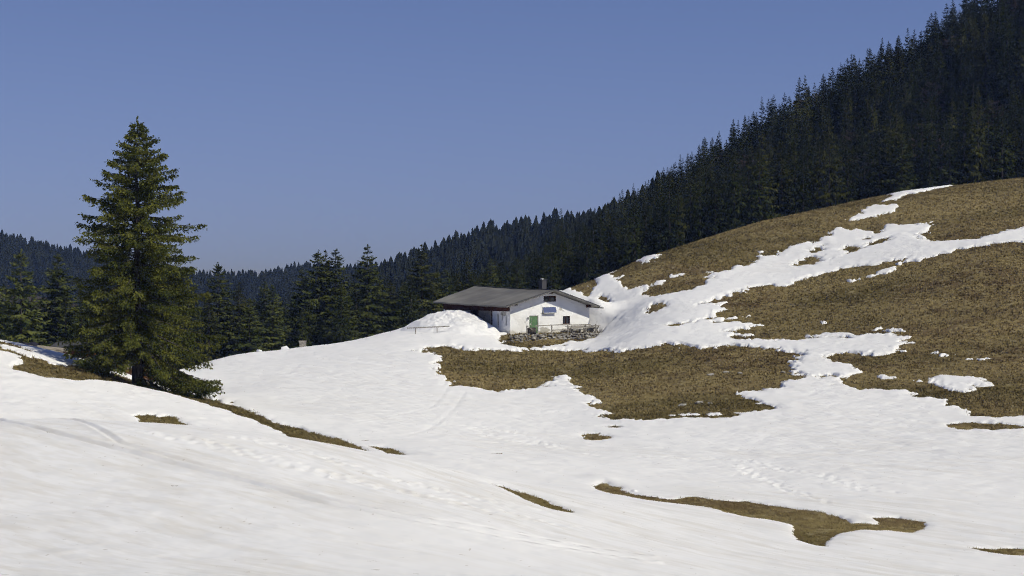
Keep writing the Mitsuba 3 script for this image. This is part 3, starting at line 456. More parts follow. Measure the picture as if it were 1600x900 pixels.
# the row of spruces beyond the snowy crest, each with its own place and height
rng = np.random.default_rng(21)
MIDS = [  # x, y, height of the tip above eye level, kind, width, label
 (-56.1, 180, 2.7, 1, 1.0, 'tall slender spruce standing second from the left edge of the picture'),
 (-61.0, 186, 0.0, 0, 1.0, 'dark spruce cut by the left edge of the picture'),
 (-55.0, 190, 0.8, 3, 1.0, 'narrow dark spruce between the tall slender one and the broad one at the left'),
 (-54.2, 188, 2.3, 0, 1.15, 'broad dark spruce just left of the big lone spruce'),
 (-43.0, 178, 0.5, 2, 1.1, 'spruce mostly hidden behind the left boughs of the big lone spruce'),
 (-35.4, 190, 1.3, 1, 1.0, 'spruce peeping out right behind the big lone spruce, first to its right'),
 (-33.1, 191, -1.2, 2, 1.0, 'shorter spruce second to the right of the big lone spruce'),
 (-31.0, 186, -3.0, 0, .9, 'low spruce third to the right of the big lone spruce'),
 (-30.1, 192, -1.0, 3, 1.0, 'left one of the twin spruces with a pale bare lower trunk'),
 (-28.9, 190, -1.4, 3, 1.0, 'right one of the twin spruces with a pale bare lower trunk'),
 (-26.7, 200, 0.4, 0, 1.05, 'dark spruce between the twin spruces and the three-tipped clump'),
 (-24.6, 200, 2.9, 1, 1.05, 'left tip of the three-tipped spruce clump above the grey box'),
 (-23.8, 201, 2.8, 2, .9, 'middle tip of the three-tipped spruce clump above the grey box'),
 (-22.5, 201, 3.1, 3, 1.2, 'right tip of the three-tipped spruce clump above the grey box'),
 (-21.2, 196, -1.2, 0, 1.0, 'low dark spruce in front of the gap between the clump and the broad spruce'),
 (-18.6, 203, 3.6, 0, 1.12, 'broad full spruce, tallest between the lone spruce and the farmhouse'),
 (-16.0, 207, -1.0, 2, 1.0, 'small spruce at the right foot of the broad full spruce'),
 (-13.9, 205, -1.2, 0, .9, 'small dark spruce leaning on the left side of the spruce nearest the farmhouse'),
 (-11.9, 208, 3.65, 2, 1.2, 'tall conical spruce nearest to the left end of the farmhouse'),
 (-9.1, 214, 0.6, 1, .95, 'short spruce above the left end of the farmhouse roof'),
 (-6.3, 222, 1.9, 2, .95, 'spruce with a clear tip above the left half of the farmhouse roof'),
 (-3.0, 224, 2.0, 0, .9, 'spruce behind the middle of the farmhouse ridge'),
 (8.6, 232, 2.9, 1, .9, 'sunlit spruce behind the farmhouse chimney'),
]
def tree_key(): return numbered('spruce_tree')
taken = []
for x, y, top, kind, wdt, lab in MIDS:
    z = float(floor_z(np.array([x]), np.array([y]))[0]); ht = top - z; k = tree_key(); taken.append((x, y))
    put(k, MID[kind], x, y, z - .1, rng.uniform(0, 360), 1.22 * wdt * (ht / 16) ** .55, ht / 16); tag(k, lab, 'tree')
taken.append((HX, HY))

# the woods: jittered stand of trees over the slopes
def stand(y0, y1, u0, u1, step, seed):
    r = np.random.default_rng(seed); out = []
    y = y0
    while y < y1:
        xs = np.arange(u0 * y, u1 * y, step); out.append(np.stack([xs + r.uniform(-.42, .42, len(xs)) * step, np.full(len(xs), y) + r.uniform(-.42, .42, len(xs)) * step], 1)); y += step
    return np.concatenate(out)
def skyline_limit(px): return np.interp(px, [-200, 0, 110, 300, 380, 470, 500, 600, 700, 760, 830, 900, 940, 985, 1040, 1110, 1200, 1300, 1400, 1500, 1650], [435, 436, 436, 446, 462, 470, 450, 428, 420, 410, 392, 350, 325, 300, 268, 225, 180, 142, 86, 22, -70])
S = np.concatenate([stand(182, 420, -.40, .03, 5.0, 31), stand(222, 560, .03, .40, 3.7, 32)])
x, y = S.T; px = 800 + 2462 * x / y
zb = base(x, np.minimum(y, 262.0)); z = floor_z(x, y)
r = np.random.default_rng(33); ht = np.where(px > 880, r.uniform(9, 16.5, len(S)), r.uniform(13, 20, len(S))) * (0.85 + .3 * fb(P3(x, y, .03), 2, 5))
tp = 425 - 2462 * (z + ht) / y
crest_y = np.interp(px, [0, 345, 545, 690, 880, 1000, 1200, 1400, 1600, 1800], [116, 168, 176, 186, 199, 208, 220, 228, 232, 234])
ok = (y > crest_y + np.where(px > 880, 9, np.where(px > 690, 24, 14)))
left = y < 330
lim = skyline_limit(px); ht = np.where(left & (tp < lim), np.minimum(ht, (425 - lim - r.uniform(0, 14, len(S))) / 2462 * y - z), ht); ok &= ht > 6.0
for a_, b_ in taken: ok &= (x - a_) ** 2 + (y - b_) ** 2 > 6.0
x, y, z, ht, px = x[ok], y[ok], z[ok], ht[ok], px[ok]
tp = 425 - 2462 * (z + ht) / y
crest_py = np.interp(px, [0, 90, 345, 545, 690, 800, 880, 1000, 1095, 1200, 1300, 1400, 1500, 1600, 1800], [530, 555, 558, 535, 500, 450, 452, 404, 373, 345, 320, 302, 289, 278, 262])
inview = (px > -15) & (px < 1615) & (tp < crest_py - 8) & (tp > -150)
order = np.argsort(np.where(inview, y, 1e9)); count = 0; rest = 0
print('woods', len(x), inview.sum())
r = np.random.default_rng(34)
for j in order:
    kind = int(r.integers(0, 5)); yaw = r.uniform(0, 360); w = r.uniform(.68, 1.15) * (ht[j] / 18) ** .5
    if inview[j] and count < 265:
        k = tree_key(); count += 1
        if px[j] > 880: lab, gr = 'dark green spruce in the dense forest rising behind the brown hillside', 'spruces of the forest slope behind the hillside'
        elif px[j] > 690: lab, gr = 'dark green spruce in the woods behind the farmhouse roof', 'spruces of the woods behind the farmhouse'
        else: lab, gr = 'dark spruce filling the shaded woods behind the front row of spruces', 'spruces of the shaded woods beyond the snow crest'
        tag(k, lab, 'tree', gr)
    else:
        rest += 1; k = f'forest__{rest:03d}'
    put(k, FOR[kind] if k in labels or r.random() > .05 else 'forest_bare', x[j], y[j], z[j] - .2, yaw, w, ht[j] / 18)
tag('forest', 'dense dark spruce forest covering the slope up to the skyline', 'forest', kind='stuff')
# the far ridges
S = np.concatenate([stand(430, 900, -.36, .10, 6.3, 35), stand(1080, 1420, -.36, .02, 6.8, 36)])
x, y = S.T; z = floor_z(x, y); r = np.random.default_rng(37); n = 0
for j in range(len(x)):
    pxj = 800 + 2462 * x[j] / y[j]; h = r.uniform(10, 16) * (1.0 if y[j] > 1000 else 1.08); k = int(r.integers(0, 5))
    if 600 < pxj < 860 and 560 < y[j] < 860 and meshkit.noise(np.array([[x[j] * .02, y[j] * .02, .5]]), 7)[0] > .62 and r.random() < .6: k, h = -1, h * .8
    n += 1; put(f'ridge_forest__{n:03d}', FAR[k] if k >= 0 else 'far_bare', x[j], y[j], z[j] - .5, r.uniform(0, 360), h / 15 * r.uniform(.85, 1.2), h / 15)
tag('ridge_forest', 'blue-hazed conifer forest on the distant ridges', 'forest', kind='stuff'); print('far trees', n)

# ---------------------------------------------------------------- farmhouse
def wallcol(p, n, uv):
    a = fbm(p.x * .9, p.y * .9, p.z * .9, 4); rel = p.z - float(HO[2])
    white = mix((0.86, 0.86, 0.86), (0.77, 0.76, 0.74), ss(.45, .75, a))
    low = ss(0.45, 0.10, rel + .7 * (fbm(p.x * 1.6, p.y * 1.6, p.z * 1.6, 3) - .5))
    c = mix(white, (0.46, 0.43, 0.37), low * .75)
    return mix(c, (0.36, 0.34, 0.29), ss(.70, .76, fbm(p.x * .62 + 3.7, p.y * .62, p.z * 1.1, 3)) * .8)
diffuse('plaster', proc(wallcol), proc(lambda p, n, uv: 0.02 * fbm(p.x * 2.5, p.y * 2.5, p.z * 2.5, 3)))
def roofcol(p, n, uv):
    s = fbm(p.x * .25, p.y * .25, p.z * 1.0, 4); l = (p.x * -0.588 + p.y * 0.809)
    c = mix((0.215, 0.198, 0.160), (0.310, 0.288, 0.232), ss(.3, .7, s))
    return c * (0.9 + .2 * nz(l * 1.7, 0, 0))
scene['roof_sheet'] = {'type': 'twosided', 'bsdf': {'type': 'roughplastic', 'alpha': .42, 'diffuse_reflectance': proc(roofcol)}}
def woodtex(a, b, f=9):
    return proc(lambda p, n, uv: mix(a, b, ss(.3, .7, fbm(p.x * f + p.z * 2, p.y * f, p.z * f, 3))))
diffuse('dark_timber', woodtex((0.045, 0.018, 0.012), (0.085, 0.036, 0.022), 4), two=True)
diffuse('grey_timber', woodtex((0.20, 0.185, 0.16), (0.36, 0.335, 0.30), 7), two=True)
diffuse('beige_boards', woodtex((0.27, 0.235, 0.195), (0.40, 0.36, 0.30), 3), two=True)
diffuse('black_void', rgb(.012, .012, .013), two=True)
diffuse('edge_metal', rgb(.075, .075, .08), two=True)
diffuse('barge_timber', woodtex((0.10, 0.098, 0.094), (0.19, 0.185, 0.18), 4), two=True)
diffuse('white_trim', rgb(.62, .62, .60), two=True)
scene['green_paint'] = {'type': 'twosided', 'bsdf': {'type': 'roughplastic', 'alpha': .35, 'diffuse_reflectance': proc(lambda p, n, uv: mix((0.095, 0.205, 0.085), (0.135, 0.255, 0.115), ss(.35, .7, fbm(p.x * 3, p.y * 3, p.z * 3, 3))))}}
scene['window_glass'] = {'type': 'twosided', 'bsdf': {'type': 'principled', 'base_color': rgb(.02, .022, .026), 'roughness': .08, 'specular': .6}}
scene['solar_glass'] = {'type': 'twosided', 'bsdf': {'type': 'principled', 'base_color': rgb(.085, .105, .21), 'roughness': .22, 'specular': .5}}
scene['steel'] = {'type': 'twosided', 'bsdf': {'type': 'principled', 'base_color': rgb(.5, .5, .5), 'roughness': .35, 'metallic': .9}}
def stonecol(p, n, uv):
    v = fbm(p.x * 1.4, p.y * 1.4, p.z * 1.4, 2)
    c = mix((0.17, 0.155, 0.135), (0.40, 0.38, 0.35), ss(.3, .7, v)); return mix(c, (.09, .085, .06), ss(.55, .75, fbm(p.x * 6, p.y * 6, p.z * 6, 3)) * .7)
diffuse('field_stone', proc(stonecol))

HK = 'farmhouse'
tag(HK, 'white plastered alpine farmhouse with a shallow grey sheet roof and green door', 'house'); used[HK] = 1
MH = np.eye(4); MH[:3, 0], MH[:3, 1], MH[:3, 2], MH[:3, 3] = HA, HB, [0, 0, 1], HO
def loc(m): m.apply_transform(MH); return m
def bx(a0, a1, b0, b1, z0, z1):
    m = trimesh.creation.box([a1 - a0, b1 - b0, z1 - z0]); m.apply_translation([(a0 + a1) / 2, (b0 + b1) / 2, (z0 + z1) / 2]); return m
def hbar(p, q, w, h=None): return loc(bar(p, q, w, h))
W_, LN, PK = 10.95, 13.0, 5.25
SL, SR = .262, .300
def roof_z(a, b):
    z = np.where(a < PK, 4.80 - SL * (PK - a), 4.80 - SR * (a - PK))
    s = np.clip((b + 1.1) / 15, 0, 1)
    return z + .30 * s - .10 * np.sin(np.pi * s) * (0.4 + .6 * np.exp(-((a - PK) / 3.5) ** 2)) + .02 * np.sin(b * 1.9 + a)
TH = .16
# gable wall with its openings
und = lambda a: float(roof_z(np.array(a), 0.0)) - TH - .02
gp = Polygon([(0, -.9), (W_, -.9), (W_, und(W_)), (PK, und(PK)), (0, und(0))])
OP = dict(door=(2.57, 3.81, .0, 1.97), low=(7.2, 8.2, .97, 1.84), up=(4.55, 6.24, 3.45, 4.08))
for o in OP.values(): gp = gp.difference(shapely.box(o[0], o[2], o[1], o[3]))
def extr(poly, b0, b1):
    m = trimesh.creation.extrude_polygon(poly, b1 - b0, engine='earcut'); v = m.vertices.copy(); m.vertices = np.stack([v[:, 0], b0 + v[:, 2], v[:, 1]], 1); m.invert(); return m
child(HK, 'gable_wall', loc(extr(gp, 0, .42)), 'plaster')
gp2 = Polygon([(0, -.6), (W_, -.6), (W_, und(W_) + .2), (PK, und(PK) + .2), (0, und(0) + .2)])
child(HK, 'rear_wall', loc(extr(gp2, LN - .4, LN)), 'plaster')
child(HK, 'far_side_wall', loc(bx(W_ - .4, W_ - .003, .43, LN - .41, -.6, und(W_) - .05)), 'plaster')
# side wall: white masonry near the corner with slits, boarded bays behind
sp = shapely.box(.425, -.9, 3.35, 2.52)
SLITS = [(.62, .86, .95, 1.95), (1.35, 1.55, 1.45, 2.2), (2.1, 2.45, .7, 2.15)]
for s0, s1, z0, z1 in SLITS: sp = sp.difference(shapely.box(s0, z0, s1, z1))
def extr_side(poly, a0, a1):
    m = trimesh.creation.extrude_polygon(poly, a1 - a0, engine='earcut'); v = m.vertices.copy(); m.vertices = np.stack([a0 + v[:, 2], v[:, 0], v[:, 1]], 1); return m
child(HK, 'side_wall', loc(extr_side(sp, 0.003, .4)), 'plaster')
for s0, s1, z0, z1 in SLITS: child(HK, 'slit_window', loc(bx(.22, .26, s0 - .02, s1 + .02, z0 - .02, z1 + .02)), 'black_void')
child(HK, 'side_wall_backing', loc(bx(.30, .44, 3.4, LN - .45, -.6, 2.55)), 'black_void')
def boards(b0, b1, z0, z1, n, mat, a=.05, name='board'):
    r = np.random.default_rng(int(b0 * 10)); e = np.linspace(b0, b1, n + 1)
    for i in range(n): child(HK, name, loc(bx(a + r.uniform(0, .03), a + .12, e[i] + .012, e[i + 1] - .012, z0 + r.uniform(-.02, .02), z1)), mat)
boards(3.45, 6.15, -.4, 2.5, 9, 'beige_boards'); boards(7.5, 9.35, -.2, 2.5, 6, 'beige_boards'); boards(9.35, 10.6, -.2, 2.5, 4, 'beige_boards'); boards(11.2, LN - .42, -.2, 2.5, 5, 'beige_boards')
child(HK, 'board_above', loc(bx(.06, .16, 10.62, 11.18, 2.15, 2.5)), 'beige_boards'); child(HK, 'board_below', loc(bx(.06, .16, 10.62, 11.18, -.2, 1.45)), 'beige_boards')
for b in (3.4, 6.2, 7.45, LN - .4): child(HK, 'post', loc(bx(-.03, .2, b - .09, b + .09, -.4, 2.5)), 'dark_timber')
child(HK, 'hatch_frame', cat([hbar([.02, 3.9, 1.9], [.02, 5.0, 1.9], .08), hbar([.02, 3.9, .3], [.02, 3.9, 1.9], .08), hbar([.02, 5.0, .3], [.02, 5.0, 1.9], .08)]), 'grey_timber')
n = 13; e = np.linspace(.06, LN, n + 1)
for i in range(n): child(HK, 'band_board', loc(bx(-.045 - .012 * (i % 2), .06, e[i] + .01, e[i + 1] - .01, 2.46, 3.16 + .018 * e[i])), 'dark_timber')
# roof: sagging sheet-covered planes with thickness
def roof_plane(a0, a1, eb0, eb1, na, nb):
    A, Bq = np.meshgrid(np.linspace(a0, a1, na), np.linspace(0, 1, nb)); s = np.abs(A - PK) / abs((a0 if abs(a0 - PK) > abs(a1 - PK) else a1) - PK)
    back = eb1[0] + (eb1[1] - eb1[0]) * s; B2 = eb0 + (back - eb0) * Bq; Z = roof_z(A, B2)
    top = np.stack([A, B2, Z], -1).reshape(-1, 3); bot = top - [0, 0, TH]
    i = np.arange(nb - 1)[:, None] * na + np.arange(na - 1); q = np.stack([i, i + 1, i + 1 + na, i + na], -1).reshape(-1, 4); k = len(top)
    rim = np.concatenate([np.arange(na), np.arange(2, nb + 1) * na - 1, (nb - 1) * na + np.arange(na - 2, -1, -1), np.arange(nb - 2, 0, -1) * na]); r2 = np.roll(rim, -1)
    f = np.vstack([q, q[:, ::-1] + k, np.stack([rim, rim + k, r2 + k, r2], 1)]); f = np.vstack([f[:, [0, 1, 2]], f[:, [0, 2, 3]]])
    return loc(trimesh.Trimesh(np.vstack([top, bot]), f, process=False))
RK = child(HK, 'roof', roof_plane(-1.3, PK - .002, -1.1, (14.2, 13.2), 15, 32), 'roof_sheet', smooth=25)
scene[RK + '__far_plane'] = mikit.ply(roof_plane(PK + .002, W_ + .6, -1.1, (14.2, 13.6), 13, 32), 'roof_sheet', smooth=25)
bb = np.linspace(-1.12, 14.2, 12)
scene[RK + '__ridge_cap'] = mikit.ply(cat([hbar([PK, b0, float(roof_z(np.array(PK), b0)) + .015], [PK, b1, float(roof_z(np.array(PK), b1)) + .015], .34, .05) for b0, b1 in zip(bb[:-1], bb[1:])]), 'edge_metal')
for a0, a1 in ((-1.32, PK), (PK, W_ + .62)):
    z0, z1 = float(roof_z(np.array(a0), -1.1)), float(roof_z(np.array(a1), -1.1))
    child(HK, 'bargeboard', hbar([a0, -1.13, z0 - .09], [a1, -1.13, z1 - .09], .05, .17), 'barge_timber')
    scene[labels and list(scene)[-1] + '__verge_strip'] = mikit.ply(hbar([a0, -1.135, z0 + .015], [a1, -1.135, z1 + .015], .13, .06), 'edge_metal')
for a in (.45, PK, W_ - .35):
    z = float(roof_z(np.array(a), -.5)) - TH - .15
    child(HK, 'purlin', hbar([a, -.62, z], [a, .3, z], .24, .26), 'dark_timber')
# gutter along the far eave sticking out, and a short one on the near eave
child(HK, 'gutter', hbar([W_ + .58, -1.75, 2.72], [W_ + .58, 12.5, 3.05], .14, .12), 'grey_timber')
# chimney
ck = child(HK, 'chimney', loc(bx(5.75, 6.38, 1.9, 2.55, 4.2, 5.82)), 'edge_metal'); scene[ck + '__cap'] = mikit.ply(loc(bx(5.68, 6.45, 1.83, 2.62, 5.823, 5.90)), 'edge_metal')
scene[ck + '__cowl'] = mikit.ply(loc(bx(5.72, 5.98, 1.9, 2.2, 5.903, 6.02)), 'white_trim')
# green door
o = OP['door']; dk = child(HK, 'door', loc(bx(o[0] + .06, o[1] - .06, .10, .16, .03, 1.90)), 'green_paint', label='green wooden door in the gable wall')
for i in range(6):
    a0 = o[0] + .075 + i * (o[1] - o[0] - .15) / 6
    scene[dk + f'__plank' + (f'_{i:03d}' if i else '')] = mikit.ply(loc(bx(a0 + .004, a0 + (o[1] - o[0] - .15) / 6 - .004, .082, .098, .06, 1.87)), 'green_paint')
scene[dk + '__frame'] = mikit.ply(cat([loc(bx(o[0], o[0] + .06, .05, .2, 0, 1.97)), loc(bx(o[1] - .06, o[1], .05, .2, 0, 1.97)), loc(bx(o[0] + .06, o[1] - .06, .05, .2, 1.90, 1.97))]), 'grey_timber')
scene[dk + '__handle'] = mikit.ply(loc(bx(o[0] + .13, o[0] + .25, .03, .08, .98, 1.08)), 'white_trim')
scene[dk + '__step'] = mikit.ply(loc(bx(o[0] - .1, o[1] + .1, -.5, -.005, -.2, -.02)), 'field_stone')
for nm, mull in (('low', 1), ('up', 1)):
    o = OP[nm]; wk = child(HK, 'window', loc(bx(o[0] + .03, o[1] - .03, .16, .20, o[2] + .03, o[3] - .03)), 'window_glass', label='small dark square window low in the gable' if nm == 'low' else 'wide dark attic window under the ridge')
    fr = [loc(bx(o[0], o[0] + .06, .06, .22, o[2], o[3])), loc(bx(o[1] - .06, o[1], .06, .22, o[2], o[3])), loc(bx(o[0] + .06, o[1] - .06, .06, .22, o[2], o[2] + .06)), loc(bx(o[0] + .06, o[1] - .06, .06, .22, o[3] - .06, o[3]))]
    scene[wk + '__frame'] = mikit.ply(cat(fr), 'dark_timber')
    c = (o[0] + o[1]) / 2; scene[wk + '__mullion'] = mikit.ply(loc(bx(c - .025, c + .025, .10, .157, o[2] + .06, o[3] - .06)), 'dark_timber')
    if nm == 'low': scene[wk + '__sill'] = mikit.ply(loc(bx(o[0] - .08, o[1] + .08, -.07, .055, o[2] - .07, o[2] - .003)), 'field_stone')
# solar panel on a bracket: leans out at its foot
SP = 'solar_panel'; tag(SP, 'small blue solar panel tilted on a bracket on the white gable', 'solar panel')
def quad_slab(a0, a1, b0, z0, b1, z1, th):
    d = np.array([b1 - b0, z1 - z0]); nrm = np.array([d[1], -d[0]]) / np.linalg.norm(d) * th
    P = [(a0, b0, z0), (a1, b0, z0), (a1, b1, z1), (a0, b1, z1)]; Q = [(p[0], p[1] + nrm[0], p[2] + nrm[1]) for p in P]
    return loc(trimesh.convex.convex_hull(np.array(P + Q)))
pk0 = (-.30, 2.26, -.10, 2.86)
add(SP + '__panel', quad_slab(4.38, 6.12, *pk0, .035), 'solar_glass')
add(SP + '__frame', cat([quad_slab(4.36, 6.14, -.322, 2.205, -.303, 2.256, .05), quad_slab(4.36, 6.14, -.098, 2.865, -.07, 2.905, .05)]), 'white_trim')
for i, a in enumerate((4.42, 6.04)): add(SP + '__bracket' + (f'_{i:03d}' if i else ''), loc(trimesh.convex.convex_hull(np.array([(x, b, z) for x in (a, a + .04) for b, z in ((-.003, 2.2), (-.003, 2.8), (-.25, 2.22), (-.06, 2.8))]))), 'white_trim')
# lamp by the door
tag('wall_lamp', 'small dark wall lamp beside the top of the green door', 'lamp'); add('wall_lamp__arm', loc(bx(2.28, 2.33, -.12, -.003, 1.72, 1.77)), 'edge_metal'); add('wall_lamp__lantern', loc(bx(2.25, 2.36, -.2, -.123, 1.55, 1.8)), 'edge_metal')

# ---------------------------------------------------------------- dry-stone terrace wall, stone by stone
DW = 'dry_stone_wall'; tag(DW, 'rough grey dry-stone wall holding up the terrace before the farmhouse', 'wall')
rng = np.random.default_rng(8); ns = 0
def stone(c, s, r):
    pts = unit(r.normal(0, 1, (15, 3))) * s * r.uniform(.85, 1.1, (15, 1)); return trimesh.convex.convex_hull(pts + c)
wall_line = [(-1.6, -2.35), (2, -2.6), (6, -2.6), (10.4, -2.55), (12.2, -2.0)]
wl = np.array(wall_line); sl = np.concatenate([[0], np.cumsum(np.linalg.norm(np.diff(wl, axis=0), axis=1))])
s = 0.0
while s < sl[-1]:
    a, b = np.interp(s, sl, wl[:, 0]), np.interp(s, sl, wl[:, 1]); hgt = np.interp(s, [0, 2, 6, sl[-1]], [.75, .8, .6, .35]); z = .12
    while z > -hgt:
        w, h = rng.uniform(.17, .34), rng.uniform(.11, .2)
        c = H(a + rng.normal(0, .06), b - .12 - .22 * (.12 - z) + rng.normal(0, .05), z - h + rng.normal(0, .03)); z -= h * 1.55
        scene[DW + '__stone' + (f'_{ns:03d}' if ns else '')] = mikit.ply(stone(c, np.array([w, w * .8, h]), rng), 'field_stone'); ns += 1
    s += rng.uniform(.3, .5)
print('stones', ns)
# ---------------------------------------------------------------- railing on the terrace
tag('railing', 'weathered grey wooden railing along the edge of the terrace', 'railing')
posts = [-.2, 1.6, 4.9, 8.0, 9.7]
for i, a in enumerate((0.55, 3.9, 6.1, 8.6, 10.0)):
    b = -2.3; add('railing__post' + (f'_{i:03d}' if i else ''), hbar([a, b, -.2], [a, b, 1.0], .10), 'grey_timber')
rl = [([1.6, -2.36, .93], [6.2, -2.36, 1.02]), ([3.9, -2.37, .42], [6.2, -2.36, .48]), ([6.05, -2.38, .62], [10.3, -2.38, .66])]
for i, (p, q) in enumerate(rl): add('railing__rail' + (f'_{i:03d}' if i else ''), hbar(p, q, .05, .10), 'grey_timber')
add('railing__brace', hbar([.55, -2.34, .95], [1.5, -2.34, .35], .06), 'grey_timber')
tag('leaning_pole', 'thin pale pole standing upright left of the green door', 'pole'); add('leaning_pole', loc(pole([1.9, -1.4, -.05], [2.02, -1.1, 1.75], .025, .018)), 'grey_timber', smooth=True)
tag('marker_post', 'thin wooden post standing alone at the snow edge right of the terrace', 'post'); add('marker_post', hbar([12.1, -2.0, -.5], [12.12, -2.0, .95], .07), 'grey_timber')
# chopping block: dark stump with a pale cut side
tag('chopping_block', 'dark old tree stump with a pale cut side left of the green door', 'stump')
add('chopping_block__trunk', loc(pole([.95, -1.95, .36], [1.75, -2.15, .40], .36, .38, n=14, wob=.02, seg=3)), 'bark', smooth=40)
add('chopping_block__cut_face', loc(pole([1.752, -2.15, .40], [1.775, -2.156, .40], .34, .34, n=14)), 'beige_boards')
# tables and bench
def table(key, a0, a1, b0, b1, z, label):
    tag(key, label, 'table'); r = np.random.default_rng(3); n = 4; e = np.linspace(b0, b1, n + 1)
    for i in range(n): add(key + '__plank' + (f'_{i:03d}' if i else ''), loc(bx(a0, a1 + r.uniform(-.05, .05), e[i] + .008, e[i + 1] - .008, z - .05 + r.uniform(-.008, .008), z)), 'grey_timber')
    for i, a in enumerate((a0 + .3, a1 - .3)):
        add(key + '__leg' + (f'_{i:03d}' if i else ''), cat([hbar([a, b0 + .08, 0], [a, b1 - .12, z - .06], .08), hbar([a + .09, b1 - .08, 0], [a + .09, b0 + .12, z - .06], .08)]), 'grey_timber')
    add(key + '__stretcher', hbar([a0 + .3, (b0 + b1) / 2, .3], [a1 - .3, (b0 + b1) / 2, .3], .07), 'grey_timber')
table('wooden_table', 6.9, 9.6, -1.5, -.75, .78, 'long weathered wooden table below the low gable window')
table('wooden_table_001', 9.95, 11.0, -2.0, -1.2, .80, 'short weathered wooden table at the right end of the terrace')
def bench(key, a0, a1, b, z, back, label):
    tag(key, label, 'bench')
    add(key + '__seat', cat([loc(bx(a0, a1, b, b + .17, z - .045, z)), loc(bx(a0, a1, b + .19, b + .36, z - .045, z))]), 'grey_timber')
    for i, a in enumerate((a0 + .2, (a0 + a1) / 2, a1 - .2)): add(key + '__leg' + (f'_{i:03d}' if i else ''), loc(bx(a - .04, a + .04, b + .03, b + .33, -.02, z - .047)), 'grey_timber')
    if back: add(key + '__backrest', cat([loc(bx(a0, a1, b - .05, b - .01, z + .22, z + .36)), loc(bx(a0, a1, b - .05, b - .01, z + .42, z + .54))]), 'grey_timber')
bench('garden_bench', 6.7, 9.4, -2.12, .45, True, 'grey wooden bench with a backrest in front of the long table')
bench('garden_bench_001', 6.95, 9.5, -.55, .45, False, 'plain grey bench against the wall behind the long table')
tag('stone_trough', 'pale rounded boulder lying beside the short table', 'boulder'); m = stone(np.array([0, 0, 0]), np.array([.55, .4, .42]), np.random.default_rng(4)).subdivide(); m.apply_translation(H(10.4, -.85, .35)); add('stone_trough', m, 'field_stone', smooth=30)
labels['pale_boulder'] = labels.pop('stone_trough'); scene['pale_boulder'] = scene.pop('stone_trough')

# ---------------------------------------------------------------- snow pile shovelled and slid off the roof beside the house
def pile_z(a, b):
    e = -a - .35; x, y = H(a, b, 0 * a)[..., 0], H(a, b, 0 * a)[..., 1]
    re = np.where(e < 1.7, (1.7 - e) / 2.3, (e - 1.7) / 6.6); rb = np.where(b > 6.4, (b - 6.4) / 8.0, (6.4 - b) / 6.3)
    rad = np.sqrt(re ** 2 + rb ** 2); h = 1.35 * np.clip(1 - rad ** 2.4, -.3, 1)
    h = np.where(b < 3.0, h * 1.0 + .35 * sm(3.0, 1.6, b) * np.clip(1 - re ** 2, 0, 1), h)
    lump = .75 * (fb(P3(x, y, .55, 4), 4, 61) - .5) + .26 * (fb(P3(x, y, 2.4, 4), 3, 62) - .5)
    return h + lump * np.clip(1.3 - rad, 0, 1)
A, Bq = np.meshgrid(np.linspace(-9.5, -.06, 150), np.linspace(-.6, 14.5, 190)); Pq = H(A, Bq, 0 * A); gz = snow_z(Pq[..., 0].ravel(), Pq[..., 1].ravel()).reshape(A.shape)
h = pile_z(A, Bq); Pq[..., 2] = np.where(h > -.05, gz + np.minimum(h, 9) - .12, gz - .3)
i = np.arange(189)[:, None] * 150 + np.arange(149); q = np.stack([i, i + 1, i + 151, i + 150], -1).reshape(-1, 4); hv = h.ravel(); q = q[(hv[q] > -.2).any(1)]
keep = np.unique(q); remap = np.zeros(A.size, int); remap[keep] = np.arange(len(keep))
add('snow_pile', (Pq.reshape(-1, 3)[keep], remap[q]), 'snow_mat', smooth=True); tag('snow_pile', 'high rounded heap of snow piled against the shaded side of the farmhouse', 'snow pile')
# ---------------------------------------------------------------- small things on the snow
def at(x, y, dz=0.0): return np.array([x, y, float(snow_z(np.array([x]), np.array([y]))[0]) + dz])
tag('rail_fence', 'low two-post wooden rail fence half sunk in snow left of the farmhouse', 'fence')
p0, p1 = at(-10.3, 167.9), at(-7.95, 167.9)
for p in (p0, p1):
    a, b = to_ab(p[0], p[1]); p[2] += max(0.0, float(pile_z(np.array([a]), np.array([b]))[0]) - .12)
add('rail_fence__post', bar(p0 - [0, 0, .5], p0 + [.03, 0, .70], .10), 'grey_timber'); add('rail_fence__post_001', bar(p1 - [0, 0, .5], p1 + [-.05, 0, .62], .10), 'grey_timber')
dv = (p1 - p0); add('rail_fence__rail', bar(p0 - dv * .38 + [0, 0, .64], p1 + dv * .55 + [0, 0, .62], .06, .11), 'grey_timber')
b0 = at(-22.4, 168.6, -.1); tag('water_box', 'small weathered grey box standing alone on the snow crest', 'box'); m = bar(b0 + [-.36, 0, .36], b0 + [.36, .1, .36], .6, .72)
add('water_box__body', m, 'grey_timber'); add('water_box__lid', bar(b0 + [-.42, 0, .755], b0 + [.42, .1, .755], .7, .07), 'beige_boards')
for i, (x, y, s, lab) in enumerate([(-24.2, 168.2, .34, 'small white lump of snow just left of the grey box'), (-26.8, 167.2, .24, 'tiny white lump of snow on the crest furthest left of the grey box'),
    (4.7, 75.9, .26, 'undercut lump of old snow at the far left tip of the long bare ditch'), (5.75, 73.4, .17, 'small lump of old snow on the upper edge of the long bare ditch')]):
    m = stone(np.zeros(3), np.array([s * 1.5, s, s]), np.random.default_rng(40 + i)).subdivide(); m.apply_translation(at(x, y, .08 if y > 100 else -.02)); k = numbered('snow_lump'); add(k, m, 'snow_mat', smooth=True); tag(k, lab, 'snow lump')
rng = np.random.default_rng(50); nb = 0
